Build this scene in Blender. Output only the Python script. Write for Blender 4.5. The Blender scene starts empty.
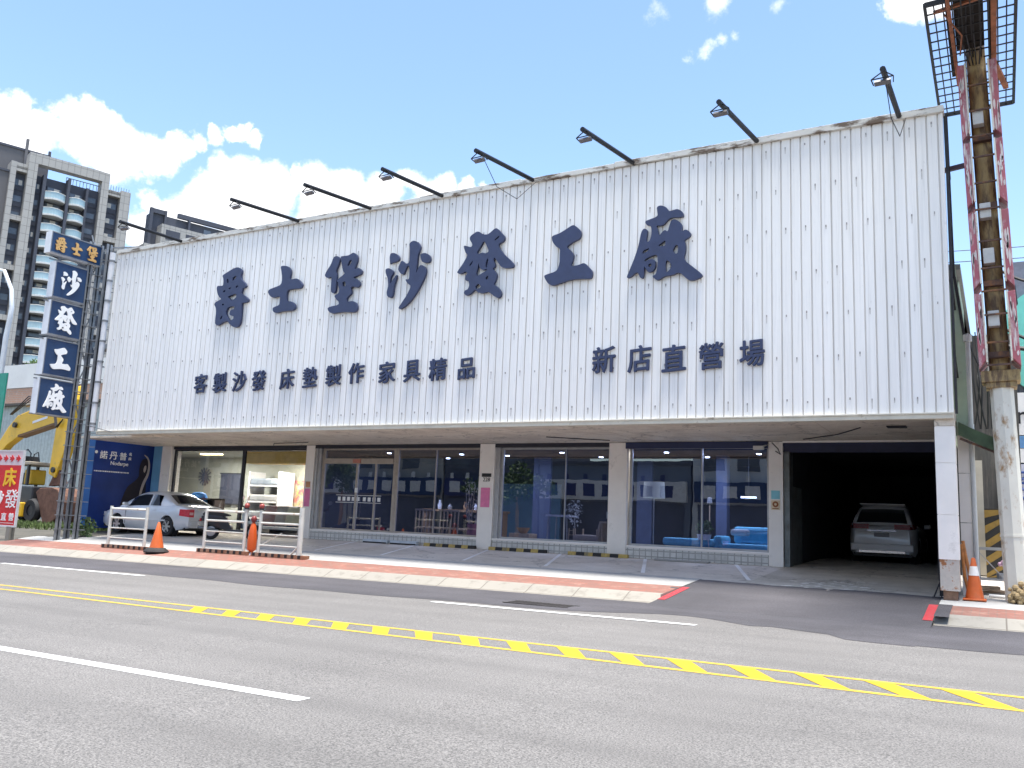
# Furniture showroom on a street: everything is built in metres, X along the facade, Y away from the viewer, Z up.
import bpy, bmesh, math, random
from mathutils import Vector, Matrix
random.seed(7)
S = bpy.context.scene
COL = S.collection
PI = math.pi
R = math.radians
GLYPHS={'jue':[([(-18.671,8.103),(-18.476,8.018),(-18.448,7.921),(-18.48,7.81),(-18.437,7.706),(-18.282,7.591),(-18.221,7.5),(-18.264,7.448),(-18.358,7.443),(-18.368,7.373),(-18.397,7.305),(-18.334,7.257),(-18.173,7.172),(-18.088,7.094),(-18.116,7.021),(-18.266,7.017),(-18.341,7.012),(-18.321,6.791),(-18.315,6.567),(-18.334,6.414),(-18.407,6.336),(-18.539,6.326),(-18.681,6.393),(-18.79,6.491),(-18.846,6.538),(-18.909,6.523),(-19.024,6.515),(-19.114,6.459),(-19.227,6.425),(-19.322,6.489),(-19.327,6.647),(-19.319,6.817),(-19.346,6.963),(-19.43,7.056),(-19.4,7.125),(-19.248,7.169),(-19.155,7.204),(-19.262,7.271),(-19.344,7.379),(-19.399,7.558),(-19.355,7.612),(-19.147,7.582),(-19.14,7.677),(-19.155,7.794),(-19.207,7.886),(-19.153,7.929)],[[(-19.018,7.788),(-18.945,7.772),(-18.934,7.628),(-19.0,7.654)],[(-18.787,7.805),(-18.637,7.841),(-18.648,7.771),(-18.737,7.714),(-18.787,7.685)],[(-18.634,7.512),(-18.544,7.56),(-18.547,7.49),(-18.62,7.468)],[(-19.127,7.431),(-19.044,7.458),(-19.022,7.407),(-19.089,7.381)],[(-18.909,7.496),(-18.82,7.522),(-18.821,7.471),(-18.889,7.46)],[(-18.927,7.246),(-18.721,7.293),(-18.577,7.308),(-18.574,7.194),(-18.663,7.145),(-18.774,7.113),(-18.831,7.189)],[(-18.867,6.936),(-18.754,6.955),(-18.589,6.927),(-18.626,6.859),(-18.758,6.842),(-18.78,6.716),(-18.71,6.677),(-18.601,6.66),(-18.607,6.562),(-18.757,6.54),(-18.824,6.607),(-18.909,6.727),(-18.936,6.814)],[(-19.116,7.057),(-19.03,7.056),(-19.045,6.994),(-19.102,7.011)],[(-19.144,6.626),(-19.053,6.73),(-19.052,6.633),(-19.12,6.59)]])],'shi':[([(-16.94,7.937),(-16.726,7.909),(-16.625,7.831),(-16.576,7.718),(-16.619,7.497),(-16.348,7.529),(-16.233,7.446),(-16.109,7.323),(-16.165,7.228),(-16.347,7.234),(-16.651,7.235),(-16.67,7.076),(-16.646,6.909),(-16.461,6.892),(-16.346,6.812),(-16.306,6.715),(-16.373,6.639),(-16.525,6.64),(-16.77,6.649),(-17.013,6.61),(-17.112,6.665),(-17.139,6.762),(-17.065,6.792),(-16.898,6.825),(-16.897,6.955),(-16.896,7.085),(-17.065,7.065),(-17.189,7.057),(-17.292,7.133),(-17.373,7.237),(-17.327,7.305),(-17.128,7.345),(-16.891,7.394),(-16.874,7.571),(-16.921,7.767),(-16.966,7.892)],[])],'bao':[([(-14.436,8.03),(-14.303,7.922),(-14.29,7.776),(-14.338,7.664),(-14.376,7.55),(-14.236,7.595),(-14.116,7.504),(-14.13,7.406),(-14.249,7.38),(-14.406,7.344),(-14.257,7.29),(-14.161,7.189),(-14.16,7.098),(-14.236,7.059),(-14.368,7.106),(-14.454,7.088),(-14.421,6.981),(-14.415,6.915),(-14.492,6.87),(-14.566,6.799),(-14.541,6.706),(-14.35,6.722),(-14.242,6.661),(-14.182,6.558),(-14.197,6.444),(-14.305,6.409),(-14.517,6.445),(-14.777,6.453),(-15.004,6.433),(-15.126,6.495),(-15.185,6.592),(-15.089,6.631),(-14.796,6.65),(-14.811,6.743),(-14.89,6.789),(-14.991,6.916),(-14.841,6.955),(-14.818,7.058),(-14.877,7.168),(-14.868,7.247),(-14.94,7.307),(-14.817,7.4),(-14.671,7.476),(-14.749,7.551),(-14.822,7.797),(-14.87,7.962),(-14.755,7.962),(-14.591,7.956)],[[(-14.621,7.682),(-14.553,7.819),(-14.483,7.843),(-14.484,7.746),(-14.565,7.67)],[(-14.744,7.247),(-14.649,7.277),(-14.613,7.137),(-14.71,7.126)]]),([(-14.989,7.997),(-14.876,7.922),(-14.902,7.779),(-15.0,7.591),(-14.948,7.492),(-14.947,7.281),(-14.945,7.017),(-15.024,6.977),(-15.112,7.033),(-15.118,7.272),(-15.12,7.457),(-15.248,7.404),(-15.366,7.483),(-15.317,7.598),(-15.168,7.782),(-15.103,7.975)],[])],'sha':[([(-12.667,8.041),(-12.561,8.109),(-12.415,8.064),(-12.311,7.93),(-12.334,7.825),(-12.388,7.698),(-12.388,7.483),(-12.4,7.204),(-12.335,7.397),(-12.261,7.456),(-12.131,7.375),(-12.098,7.265),(-12.143,7.111),(-12.267,6.885),(-12.366,6.736),(-12.51,6.564),(-12.659,6.445),(-12.812,6.365),(-12.884,6.398),(-12.777,6.535),(-12.632,6.721),(-12.522,6.937),(-12.637,7.002),(-12.727,7.131),(-12.597,7.104),(-12.604,7.319),(-12.624,7.456),(-12.679,7.475),(-12.716,7.412),(-12.77,7.283),(-12.831,7.249),(-12.961,7.384),(-12.946,7.491),(-12.862,7.644),(-12.74,7.522),(-12.63,7.537),(-12.628,7.725),(-12.635,7.915)],[]),([(-12.312,7.729),(-12.157,7.745),(-12.027,7.669),(-11.988,7.545),(-12.044,7.472),(-12.233,7.506),(-12.288,7.619)],[]),([(-13.256,7.839),(-13.137,7.861),(-13.002,7.796),(-12.947,7.708),(-12.958,7.641),(-13.069,7.608),(-13.198,7.6),(-13.228,7.563)],[]),([(-13.357,7.454),(-13.254,7.476),(-13.116,7.387),(-13.11,7.305),(-13.185,7.232),(-13.192,7.03),(-13.128,7.131),(-12.979,7.292),(-13.002,7.173),(-13.067,6.963),(-13.073,6.762),(-13.125,6.678),(-13.242,6.724),(-13.275,6.848),(-13.232,7.007),(-13.264,7.199),(-13.341,7.343)],[])],'fa':[([(-10.663,8.112),(-10.518,8.011),(-10.425,7.985),(-10.334,8.001),(-10.164,8.129),(-10.063,8.047),(-9.999,7.971),(-9.905,7.877),(-9.929,7.759),(-10.062,7.721),(-10.073,7.655),(-9.944,7.477),(-9.727,7.278),(-9.628,7.173),(-9.644,7.095),(-9.806,7.092),(-9.957,7.13),(-10.052,7.247),(-10.166,7.409),(-10.192,7.331),(-10.141,7.23),(-10.138,7.163),(-10.212,7.13),(-10.101,7.024),(-10.072,6.927),(-10.119,6.798),(-10.161,6.749),(-10.022,6.655),(-9.932,6.527),(-9.95,6.423),(-10.023,6.395),(-10.131,6.453),(-10.288,6.588),(-10.407,6.553),(-10.561,6.573),(-10.665,6.677),(-10.746,6.59),(-10.897,6.529),(-10.969,6.598),(-10.952,6.664),(-10.859,6.682),(-10.819,6.787),(-10.858,6.914),(-10.951,6.909),(-10.943,7.045),(-10.884,7.094),(-10.965,7.143),(-11.087,7.088),(-11.199,7.127),(-11.156,7.191),(-11.039,7.33),(-10.91,7.536),(-10.976,7.599),(-11.05,7.787),(-10.971,7.778),(-10.827,7.719),(-10.784,7.783),(-10.886,7.933),(-10.86,8.013)],[[(-10.479,7.855),(-10.395,7.721),(-10.325,7.563),(-10.399,7.523),(-10.524,7.556),(-10.614,7.521),(-10.663,7.576),(-10.577,7.689)],[(-10.194,7.827),(-10.072,7.918),(-10.049,7.882),(-10.156,7.806)],[(-10.854,7.277),(-10.756,7.403),(-10.767,7.322),(-10.822,7.257)],[(-10.347,7.402),(-10.324,7.359),(-10.359,7.173),(-10.401,7.164),(-10.394,7.313)],[(-10.602,7.309),(-10.548,7.167),(-10.469,7.118),(-10.378,7.135),(-10.332,7.116),(-10.495,7.039),(-10.63,6.985),(-10.65,7.069),(-10.608,7.201)],[(-10.388,6.92),(-10.31,6.984),(-10.314,6.893),(-10.358,6.868)],[(-10.653,6.738),(-10.574,6.809),(-10.483,6.714),(-10.572,6.671),(-10.641,6.688)]])],'gong':[([(-8.14,7.93),(-8.047,7.858),(-7.926,7.725),(-7.971,7.572),(-8.104,7.535),(-8.237,7.467),(-8.292,7.42),(-8.187,7.333),(-8.105,7.228),(-8.123,7.103),(-8.185,6.963),(-7.995,6.963),(-7.841,7.008),(-7.75,6.915),(-7.632,6.788),(-7.654,6.618),(-7.852,6.644),(-8.141,6.653),(-8.387,6.604),(-8.612,6.552),(-8.73,6.617),(-8.841,6.799),(-8.773,6.835),(-8.511,6.881),(-8.449,7.055),(-8.452,7.269),(-8.45,7.407),(-8.544,7.451),(-8.653,7.593),(-8.681,7.726),(-8.475,7.764),(-8.318,7.84)],[])],'chang':[([(-6.178,8.058),(-6.091,8.082),(-5.967,8.027),(-5.904,7.92),(-5.819,7.932),(-5.71,7.948),(-5.6,7.864),(-5.58,7.764),(-5.659,7.755),(-5.841,7.776),(-5.938,7.728),(-6.01,7.639),(-6.096,7.626),(-6.183,7.645),(-6.144,7.546),(-6.117,7.396),(-6.045,7.484),(-5.984,7.52),(-5.922,7.468),(-5.888,7.61),(-5.841,7.726),(-5.768,7.729),(-5.658,7.653),(-5.601,7.548),(-5.631,7.43),(-5.524,7.477),(-5.416,7.378),(-5.439,7.297),(-5.569,7.241),(-5.532,7.152),(-5.531,7.008),(-5.576,6.821),(-5.373,6.644),(-5.161,6.455),(-5.196,6.4),(-5.324,6.354),(-5.441,6.354),(-5.536,6.435),(-5.669,6.568),(-5.8,6.51),(-5.993,6.506),(-6.126,6.424),(-6.213,6.481),(-6.258,6.546),(-6.177,6.55),(-6.143,6.691),(-6.134,6.933),(-6.173,7.011),(-6.431,6.928),(-6.43,6.864),(-6.339,6.908),(-6.245,6.917),(-6.182,6.854),(-6.192,6.697),(-6.265,6.632),(-6.351,6.629),(-6.41,6.72),(-6.436,6.784),(-6.439,6.675),(-6.448,6.517),(-6.523,6.517),(-6.576,6.653),(-6.639,6.647),(-6.738,6.559),(-6.834,6.549),(-6.803,6.64),(-6.67,6.946),(-6.575,7.231),(-6.519,7.546),(-6.457,7.617),(-6.381,7.578),(-6.379,7.478),(-6.407,7.334),(-6.351,7.29),(-6.302,7.37),(-6.281,7.54),(-6.303,7.654),(-6.408,7.685),(-6.44,7.772),(-6.335,7.795),(-6.149,7.843),(-6.163,7.944)],[[(-6.347,6.806),(-6.28,6.821),(-6.274,6.754),(-6.336,6.737)],[(-6.143,7.191),(-6.041,7.251),(-5.971,7.296),(-5.974,7.168),(-6.064,7.164)],[(-5.812,7.041),(-5.76,7.149),(-5.695,7.158),(-5.693,7.003),(-5.734,6.955)],[(-5.943,6.856),(-5.876,6.807),(-5.827,6.717),(-5.881,6.615),(-5.951,6.581),(-5.965,6.745)],[(-6.491,7.048),(-6.46,7.131),(-6.373,7.145),(-6.336,7.177),(-6.343,7.117),(-6.421,7.065)]])]}
CLOUDS=[(-0.8211,0.4368,0.3674,0.0185,1.0),(-0.8091,0.453,0.3744,0.0155,1.0),(-0.798,0.4776,0.3676,0.0142,1.0),(-0.7845,0.4877,0.3831,0.0162,1.0),(-0.7727,0.5003,0.3907,0.0155,1.0),(-0.7668,0.5137,0.3849,0.0129,1.0),(-0.7847,0.5012,0.3648,0.0228,1.0),(-0.7664,0.5272,0.3671,0.0207,1.0),(-0.7509,0.5515,0.3635,0.0193,1.0),(-0.7341,0.5677,0.3727,0.0147,1.0),(-0.7199,0.5803,0.3808,0.0119,0.95),(-0.7052,0.5928,0.389,0.011,0.95),(-0.6896,0.6045,0.3989,0.0101,0.9),(-0.6795,0.6159,0.3985,0.0082,0.85),(-0.8186,0.4576,0.3473,0.0295,1.0),(-0.7777,0.5273,0.3422,0.0234,1.0),(-0.7592,0.5473,0.3524,0.0172,0.9),(-0.7412,0.5942,0.3122,0.025,1.0),(-0.7274,0.5993,0.3341,0.0201,1.0),(-0.7072,0.6127,0.3527,0.0204,1.0),(-0.6919,0.6254,0.3607,0.0186,1.0),(-0.6766,0.648,0.3498,0.0263,1.0),(-0.6521,0.6667,0.3609,0.0117,0.8),(-0.6385,0.6846,0.3516,0.0237,1.0),(-0.6137,0.7051,0.3553,0.0218,1.0),(-0.5888,0.7268,0.3536,0.022,1.0),(-0.5604,0.7427,0.3667,0.0166,0.9),(-0.5334,0.7624,0.3662,0.0156,0.95),(-0.51,0.7774,0.3681,0.0112,0.9),(-0.4885,0.7891,0.3725,0.009,0.8),(-0.6972,0.643,0.3171,0.042,1.0),(-0.6358,0.7013,0.3225,0.0382,1.0),(-0.7626,0.5645,0.3159,0.0136,0.75),(-0.7683,0.5761,0.2791,0.0255,1.0),(-0.5456,0.7623,0.3481,0.0246,1.0),(-0.2687,0.8222,0.5018,0.0103,0.44),(-0.2525,0.8289,0.4991,0.0123,0.46),(-0.2373,0.8315,0.5024,0.0102,0.44),(-0.2195,0.8356,0.5035,0.0091,0.38),(-0.2299,0.8123,0.5359,0.018,0.47),(-0.298,0.7916,0.5335,0.0165,0.36),(-0.3022,0.7976,0.522,0.0104,0.34),(-0.1715,0.8344,0.5238,0.0136,0.4),(-0.062,0.8551,0.5147,0.0178,0.95),(-0.0402,0.8569,0.5139,0.0175,0.95),(-0.0756,0.8555,0.5122,0.01,0.8),(-0.5082,0.713,0.4831,0.0107,0.34)]
CLOUD_V=5.2
EXPOSURE=2.27

# ------------------------------------------------------------------ materials
_M = {}
class NT:
    def __init__(s, m):
        m.use_nodes = True
        s.t = m.node_tree; s.n = s.t.nodes; s.l = s.t.links
        s.b = s.n.get('Principled BSDF'); s.out = s.n.get('Material Output')
    def new(s, typ, **k):
        n = s.n.new(typ)
        for a, v in k.items(): setattr(n, a, v)
        return n
    def link(s, a, b): s.l.new(a, b)
    def coord(s, scale=(1, 1, 1), which='Object', rot=(0, 0, 0)):
        t = s.new('ShaderNodeTexCoord'); m = s.new('ShaderNodeMapping')
        m.inputs['Scale'].default_value = scale; m.inputs['Rotation'].default_value = rot
        s.link(t.outputs[which], m.inputs['Vector'])
        return m.outputs['Vector']
    def noise(s, vec, scale, detail=4, rough=.6):
        n = s.new('ShaderNodeTexNoise')
        n.inputs['Scale'].default_value = scale; n.inputs['Detail'].default_value = detail; n.inputs['Roughness'].default_value = rough
        s.link(vec, n.inputs['Vector'])
        return n.outputs['Fac']
    def ramp(s, fac, a, b, ca=(0, 0, 0, 1), cb=(1, 1, 1, 1)):
        n = s.new('ShaderNodeValToRGB'); e = n.color_ramp.elements
        e[0].position = a; e[1].position = b; e[0].color = ca; e[1].color = cb
        s.link(fac, n.inputs['Fac'])
        return n.outputs['Color']
    def mix(s, fac, a, b, mode='MIX'):
        n = s.new('ShaderNodeMix', data_type='RGBA', blend_type=mode)
        for i, v in ((0, fac), (6, a), (7, b)):
            if hasattr(v, 'is_linked') or hasattr(v, 'links'): s.link(v, n.inputs[i])
            elif i == 0: n.inputs[0].default_value = v
            else: n.inputs[i].default_value = (*v[:3], 1)
        return n.outputs[2]
    def math(s, op, a, b=None):
        n = s.new('ShaderNodeMath', operation=op)
        for i, v in ((0, a), (1, b)):
            if v is None: continue
            if hasattr(v, 'links'): s.link(v, n.inputs[i])
            else: n.inputs[i].default_value = v
        return n.outputs[0]
    def bump(s, h, strength=.3, dist=.02):
        n = s.new('ShaderNodeBump'); n.inputs['Strength'].default_value = strength; n.inputs['Distance'].default_value = dist
        s.link(h, n.inputs['Height']); s.link(n.outputs['Normal'], s.b.inputs['Normal'])
    def base(s, c): s.link(c, s.b.inputs['Base Color'])

def mat(name, col, rough=.6, metal=0., var=.12, scale=5., bump=0., bscale=60., dirt=None, damt=(.52, .72), dscale=3., stretch=(1, 1, 1), coat=0., emit=0., spec=None):
    if name in _M: return _M[name]
    m = bpy.data.materials.new(name); t = NT(m)
    v = t.coord(stretch)
    f = t.noise(v, scale)
    c = t.mix(t.ramp(f, .3, .7), [x * (1 - var) for x in col], [min(1, x * (1 + var)) for x in col])
    if dirt:
        d = t.noise(v, dscale, 7, .7)
        c = t.mix(t.ramp(d, *damt), c, dirt)
    t.base(c)
    t.b.inputs['Roughness'].default_value = rough; t.b.inputs['Metallic'].default_value = metal
    if coat: t.b.inputs['Coat Weight'].default_value = coat; t.b.inputs['Coat Roughness'].default_value = .05
    if spec is not None: t.b.inputs['Specular IOR Level'].default_value = spec
    if bump: t.bump(t.noise(t.coord(), bscale, 3), bump, .01)
    if emit:
        t.b.inputs['Emission Color'].default_value = (*col, 1); t.b.inputs['Emission Strength'].default_value = emit
    _M[name] = m
    return m

def m_asphalt(name, col, sp=.5, patch=.25):
    m = bpy.data.materials.new(name); t = NT(m); v = t.coord()
    n1 = t.noise(v, 75, 4, .7); n2 = t.noise(v, .35, 4); n3 = t.noise(v, 160, 2)
    vo = t.new('ShaderNodeTexVoronoi'); vo.inputs['Scale'].default_value = 42; t.link(v, vo.inputs['Vector'])
    c = t.mix(t.ramp(n1, .38, .62), [x * (1 - sp) for x in col], [x * (1 + sp) for x in col])
    c = t.mix(t.ramp(vo.outputs['Distance'], .0, .32, (1, 1, 1, 1), (0, 0, 0, 1)), c, [x * 1.9 for x in col])
    c = t.mix(t.ramp(n3, .57, .68), c, [x * .3 for x in col])
    st = t.noise(t.coord((.12, 1.6, 1)), 1.2, 5, .65)
    c = t.mix(t.math('MULTIPLY', t.ramp(st, .45, .8), .35), c, [x * .6 for x in col])
    wt = t.new('ShaderNodeTexWave', wave_type='BANDS', bands_direction='Y'); wt.inputs['Scale'].default_value = .29; wt.inputs['Distortion'].default_value = 1.2; wt.inputs['Detail'].default_value = 3; wt.inputs['Detail Scale'].default_value = .3
    t.link(t.coord((.15, 1, 1)), wt.inputs['Vector']); c = t.mix(t.math('MULTIPLY', t.ramp(wt.outputs['Fac'], .45, 1), .22), c, [x * .6 for x in col])
    oil = t.noise(t.coord((.5, 1.2, 1)), .9, 6, .7); c = t.mix(t.math('MULTIPLY', t.ramp(oil, .60, .72), .3), c, [x * .45 for x in col])
    k = t.new('ShaderNodeMix', data_type='RGBA', blend_type='MULTIPLY'); k.inputs[0].default_value = 1
    t.link(c, k.inputs[6]); t.link(t.ramp(n2, .3, .7, (1 - patch, 1 - patch, 1 - patch, 1), (1 + patch, 1 + patch, 1 + patch, 1)), k.inputs[7])
    cr = t.new('ShaderNodeTexVoronoi', feature='DISTANCE_TO_EDGE'); cr.inputs['Scale'].default_value = .55
    wv = t.new('ShaderNodeVectorMath', operation='ADD'); nn = t.new('ShaderNodeTexNoise'); nn.inputs['Scale'].default_value = 2.2; nn.inputs['Detail'].default_value = 5
    t.link(v, nn.inputs['Vector']); t.link(v, wv.inputs[0]); t.link(nn.outputs['Color'], wv.inputs[1]); t.link(wv.outputs[0], cr.inputs['Vector'])
    ck = t.math('MULTIPLY', t.ramp(cr.outputs['Distance'], .0, .008, (1, 1, 1, 1), (0, 0, 0, 1)), t.ramp(t.noise(v, .25, 2), .66, .72))
    t.base(t.mix(ck, k.outputs[2], [x * .35 for x in col]))
    t.b.inputs['Roughness'].default_value = .82
    t.bump(n1, .5, .012)
    _M[name] = m; return m

def m_concrete(name, col, stain, amt=(.45, .75), crack=True, sc=1.2, joint=None):
    m = bpy.data.materials.new(name); t = NT(m); v = t.coord()
    n1 = t.noise(v, sc, 8, .7); n2 = t.noise(v, 30, 4); n3 = t.noise(t.coord((1, 1, 1)), sc * .3, 3)
    c = t.mix(t.ramp(n2, .3, .7), [x * .85 for x in col], [x * 1.12 for x in col])
    c = t.mix(t.ramp(n1, *amt), c, stain)
    c = t.mix(t.math('MULTIPLY', t.ramp(n3, .4, .65), .35), c, [x * .6 for x in col])
    if crack:
        cr = t.new('ShaderNodeTexVoronoi', feature='DISTANCE_TO_EDGE'); cr.inputs['Scale'].default_value = .5
        wv = t.new('ShaderNodeVectorMath', operation='ADD'); nn = t.new('ShaderNodeTexNoise'); nn.inputs['Scale'].default_value = 3; nn.inputs['Detail'].default_value = 6
        t.link(v, nn.inputs['Vector']); t.link(v, wv.inputs[0]); t.link(nn.outputs['Color'], wv.inputs[1]); t.link(wv.outputs[0], cr.inputs['Vector'])
        c = t.mix(t.math('MULTIPLY', t.ramp(cr.outputs['Distance'], 0, .02, (1, 1, 1, 1), (0, 0, 0, 1)), .7), c, [x * .3 for x in col])
    t.base(c); t.b.inputs['Roughness'].default_value = .85; t.bump(n2, .3, .01)
    _M[name] = m; return m

def m_brick(name, c1, c2, mortar, bw, bh, msize=.01, which='Object', swap='XZ', bumpk=.3, rough=.6, offset=.5, dirt=None):
    m = bpy.data.materials.new(name); t = NT(m); v = t.coord()
    sx = t.new('ShaderNodeSeparateXYZ'); t.link(v, sx.inputs[0]); cb = t.new('ShaderNodeCombineXYZ')
    if swap == 'XZ':
        t.link(t.math('ADD', sx.outputs['X'], sx.outputs['Y']), cb.inputs['X']); t.link(sx.outputs['Z'], cb.inputs['Y'])
    else:
        t.link(sx.outputs['X'], cb.inputs['X']); t.link(sx.outputs['Y'], cb.inputs['Y'])
    b = t.new('ShaderNodeTexBrick'); b.offset = offset
    b.inputs['Color1'].default_value = (*c1, 1); b.inputs['Color2'].default_value = (*c2, 1); b.inputs['Mortar'].default_value = (*mortar, 1)
    b.inputs['Scale'].default_value = 1; b.inputs['Mortar Size'].default_value = msize; b.inputs['Brick Width'].default_value = bw; b.inputs['Row Height'].default_value = bh
    t.link(cb.outputs[0], b.inputs['Vector'])
    n = t.noise(v, 4, 6, .7)
    c = t.mix(t.ramp(n, .35, .75), b.outputs['Color'], [x * .6 for x in c1]) if dirt is None else t.mix(t.ramp(n, .52, .75), b.outputs['Color'], dirt)
    t.base(c); t.b.inputs['Roughness'].default_value = rough
    t.bump(t.math('SUBTRACT', 1, b.outputs['Fac']), bumpk, .01)
    _M[name] = m; return m

def m_paint(name, col, wear, amt=(.42, .62), rough=.7):
    # road paint worn through in places
    m = bpy.data.materials.new(name); t = NT(m); v = t.coord()
    n = t.noise(v, 22, 6, .75); n2 = t.noise(v, 1.5, 3)
    c = t.mix(t.ramp(n2, .3, .7), [x * .85 for x in col], col)
    t.base(t.mix(t.ramp(n, *amt), c, wear)); t.b.inputs['Roughness'].default_value = rough
    _M[name] = m; return m

def m_glass(name, tint, refl=1.0, ior=1.55):
    m = bpy.data.materials.new(name); t = NT(m); t.n.remove(t.b)
    tr = t.new('ShaderNodeBsdfTransparent'); tr.inputs['Color'].default_value = (*tint, 1)
    g = t.new('ShaderNodeBsdfGlossy'); g.inputs['Roughness'].default_value = .0; g.inputs['Color'].default_value = (refl, refl, refl, 1)
    fr = t.new('ShaderNodeFresnel'); fr.inputs['IOR'].default_value = ior
    bp = t.new('ShaderNodeBump'); bp.inputs['Strength'].default_value = .06; bp.inputs['Distance'].default_value = .02
    t.link(t.noise(t.coord(), .9, 2), bp.inputs['Height']); t.link(bp.outputs['Normal'], g.inputs['Normal'])
    mx = t.new('ShaderNodeMixShader')
    ge = t.new('ShaderNodeNewGeometry')      # the inner face of the pane only lets light through
    t.link(t.math('MULTIPLY', fr.outputs[0], t.math('SUBTRACT', 1, ge.outputs['Backfacing'])), mx.inputs[0]); t.link(tr.outputs[0], mx.inputs[1]); t.link(g.outputs[0], mx.inputs[2]); t.link(mx.outputs[0], t.out.inputs['Surface'])
    _M[name] = m; return m

# ------------------------------------------------------------------ mesh collector
class MB:
    def __init__(s): s.v = []; s.f = []; s.mi = []; s.cur = 0
    def add(s, vs, fs):
        o = len(s.v); s.v += [tuple(p) for p in vs]
        for f in fs: s.f.append(tuple(i + o for i in f)); s.mi.append(s.cur)
        return s
    def box(s, x0, x1, y0, y1, z0, z1, M=None):
        vs = [(x, y, z) for z in (z0, z1) for y in (y0, y1) for x in (x0, x1)]
        if M: vs = [M @ Vector(p) for p in vs]
        return s.add(vs, [(0, 2, 3, 1), (4, 5, 7, 6), (0, 1, 5, 4), (2, 6, 7, 3), (0, 4, 6, 2), (1, 3, 7, 5)])
    def cbox(s, c, d, rot=(0, 0, 0)):
        from mathutils import Euler
        M = Matrix.Translation(c) @ Euler(rot).to_matrix().to_4x4()
        return s.box(-d[0] / 2, d[0] / 2, -d[1] / 2, d[1] / 2, -d[2] / 2, d[2] / 2, M)
    def bar(s, p, q, w, h=None, up=(0, 0, 1)):
        p = Vector(p); q = Vector(q); d = (q - p); L = d.length
        if L < 1e-6: return s
        d.normalize(); u = Vector(up)
        if abs(d.dot(u)) > .98: u = Vector((0, 1, 0))
        a = d.cross(u).normalized(); b = a.cross(d)
        h = h or w; vs = []
        for o in (p, q):
            for i, j in ((-1, -1), (1, -1), (1, 1), (-1, 1)): vs.append(o + a * (w / 2 * i) + b * (h / 2 * j))
        return s.add(vs, [(3, 2, 1, 0), (4, 5, 6, 7), (0, 1, 5, 4), (1, 2, 6, 5), (2, 3, 7, 6), (3, 0, 4, 7)])
    def tube(s, pts, r, n=8, caps=True):
        pts = [Vector(p) for p in pts]; rs = r if isinstance(r, (list, tuple)) else [r] * len(pts)
        rings = []; prev = None
        for i, p in enumerate(pts):
            d = (pts[min(i + 1, len(pts) - 1)] - pts[max(i - 1, 0)]).normalized()
            u = Vector((0, 0, 1)) if abs(d.z) < .95 else Vector((1, 0, 0))
            if prev is not None:
                a = (prev - d * prev.dot(d)).normalized()
            else: a = d.cross(u).normalized()
            prev = a; b = d.cross(a)
            rings.append([p + (a * math.cos(2 * PI * k / n) + b * math.sin(2 * PI * k / n)) * rs[i] for k in range(n)])
        vs = [p for g in rings for p in g]; fs = []
        for i in range(len(rings) - 1):
            for k in range(n): fs.append((i * n + k, i * n + (k + 1) % n, (i + 1) * n + (k + 1) % n, (i + 1) * n + k))
        if caps: fs.append(tuple(range(n - 1, -1, -1))); fs.append(tuple(range((len(rings) - 1) * n, len(rings) * n)))
        return s.add(vs, fs)
    def lathe(s, prof, c=(0, 0, 0), n=20, axis='Z'):
        vs = []; fs = []; m = len(prof)
        for k in range(n):
            a = 2 * PI * k / n
            for r, z in prof:
                p = (r * math.cos(a), r * math.sin(a), z)
                if axis == 'Y': p = (p[0], z, p[1])
                if axis == 'X': p = (z, p[0], p[1])
                vs.append((c[0] + p[0], c[1] + p[1], c[2] + p[2]))
        for k in range(n):
            for i in range(m - 1):
                a, b = k * m + i, ((k + 1) % n) * m + i
                fs.append((a, b, b + 1, a + 1))
        return s.add(vs, fs)
    def prism(s, poly, t0, t1, axis='Y'):
        # poly in the plane of the two other axes, extruded along axis
        n = len(poly)
        def P(a, b, t): return {'Y': (a, t, b), 'X': (t, a, b), 'Z': (a, b, t)}[axis]
        vs = [P(a, b, t0) for a, b in poly] + [P(a, b, t1) for a, b in poly]
        fs = [tuple(range(n)), tuple(range(2 * n - 1, n - 1, -1))] + [(i, i + n, (i + 1) % n + n, (i + 1) % n) for i in range(n)]
        return s.add(vs, fs)
    def ball(s, c, r, n=10, sz=(1, 1, 1)):
        m = n // 2 + 1
        return s.lathe([(r * sz[0] * math.sin(PI * i / m), -r * sz[2] * math.cos(PI * i / m)) for i in range(m + 1)], c, n)
    def quad(s, a, b, c, d): return s.add([a, b, c, d], [(0, 1, 2, 3)])
    def build(s, name, m, parent=None, smooth=False, bevel=0., loc=None, recalc=True, w=0):
        # w=1: the shape was given in world metres, its parent stands elsewhere
        if w and parent:
            Mx = Matrix(); q = parent
            while q: Mx = q.matrix_basis @ Mx; q = q.parent
            Mi = Mx.inverted(); s.v = [tuple(Mi @ Vector(p)) for p in s.v]
        me = bpy.data.meshes.new(name); me.from_pydata(s.v, [], s.f)
        for k in (m if isinstance(m, (list, tuple)) else [m]): me.materials.append(k)
        if any(s.mi):
            for p, i in zip(me.polygons, s.mi): p.material_index = i
        if recalc:
            bm = bmesh.new(); bm.from_mesh(me); bmesh.ops.recalc_face_normals(bm, faces=bm.faces); bm.to_mesh(me); bm.free()
        if smooth:
            for p in me.polygons: p.use_smooth = True
            try: me.set_sharp_from_angle(angle=R(40))
            except Exception: pass
        o = bpy.data.objects.new(name, me); COL.objects.link(o)
        if parent: o.parent = parent
        if loc: o.location = loc
        if bevel:
            b = o.modifiers.new('Bevel', 'BEVEL'); b.width = bevel; b.segments = 2; b.limit_method = 'ANGLE'; b.angle_limit = R(40)
        return o

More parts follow.
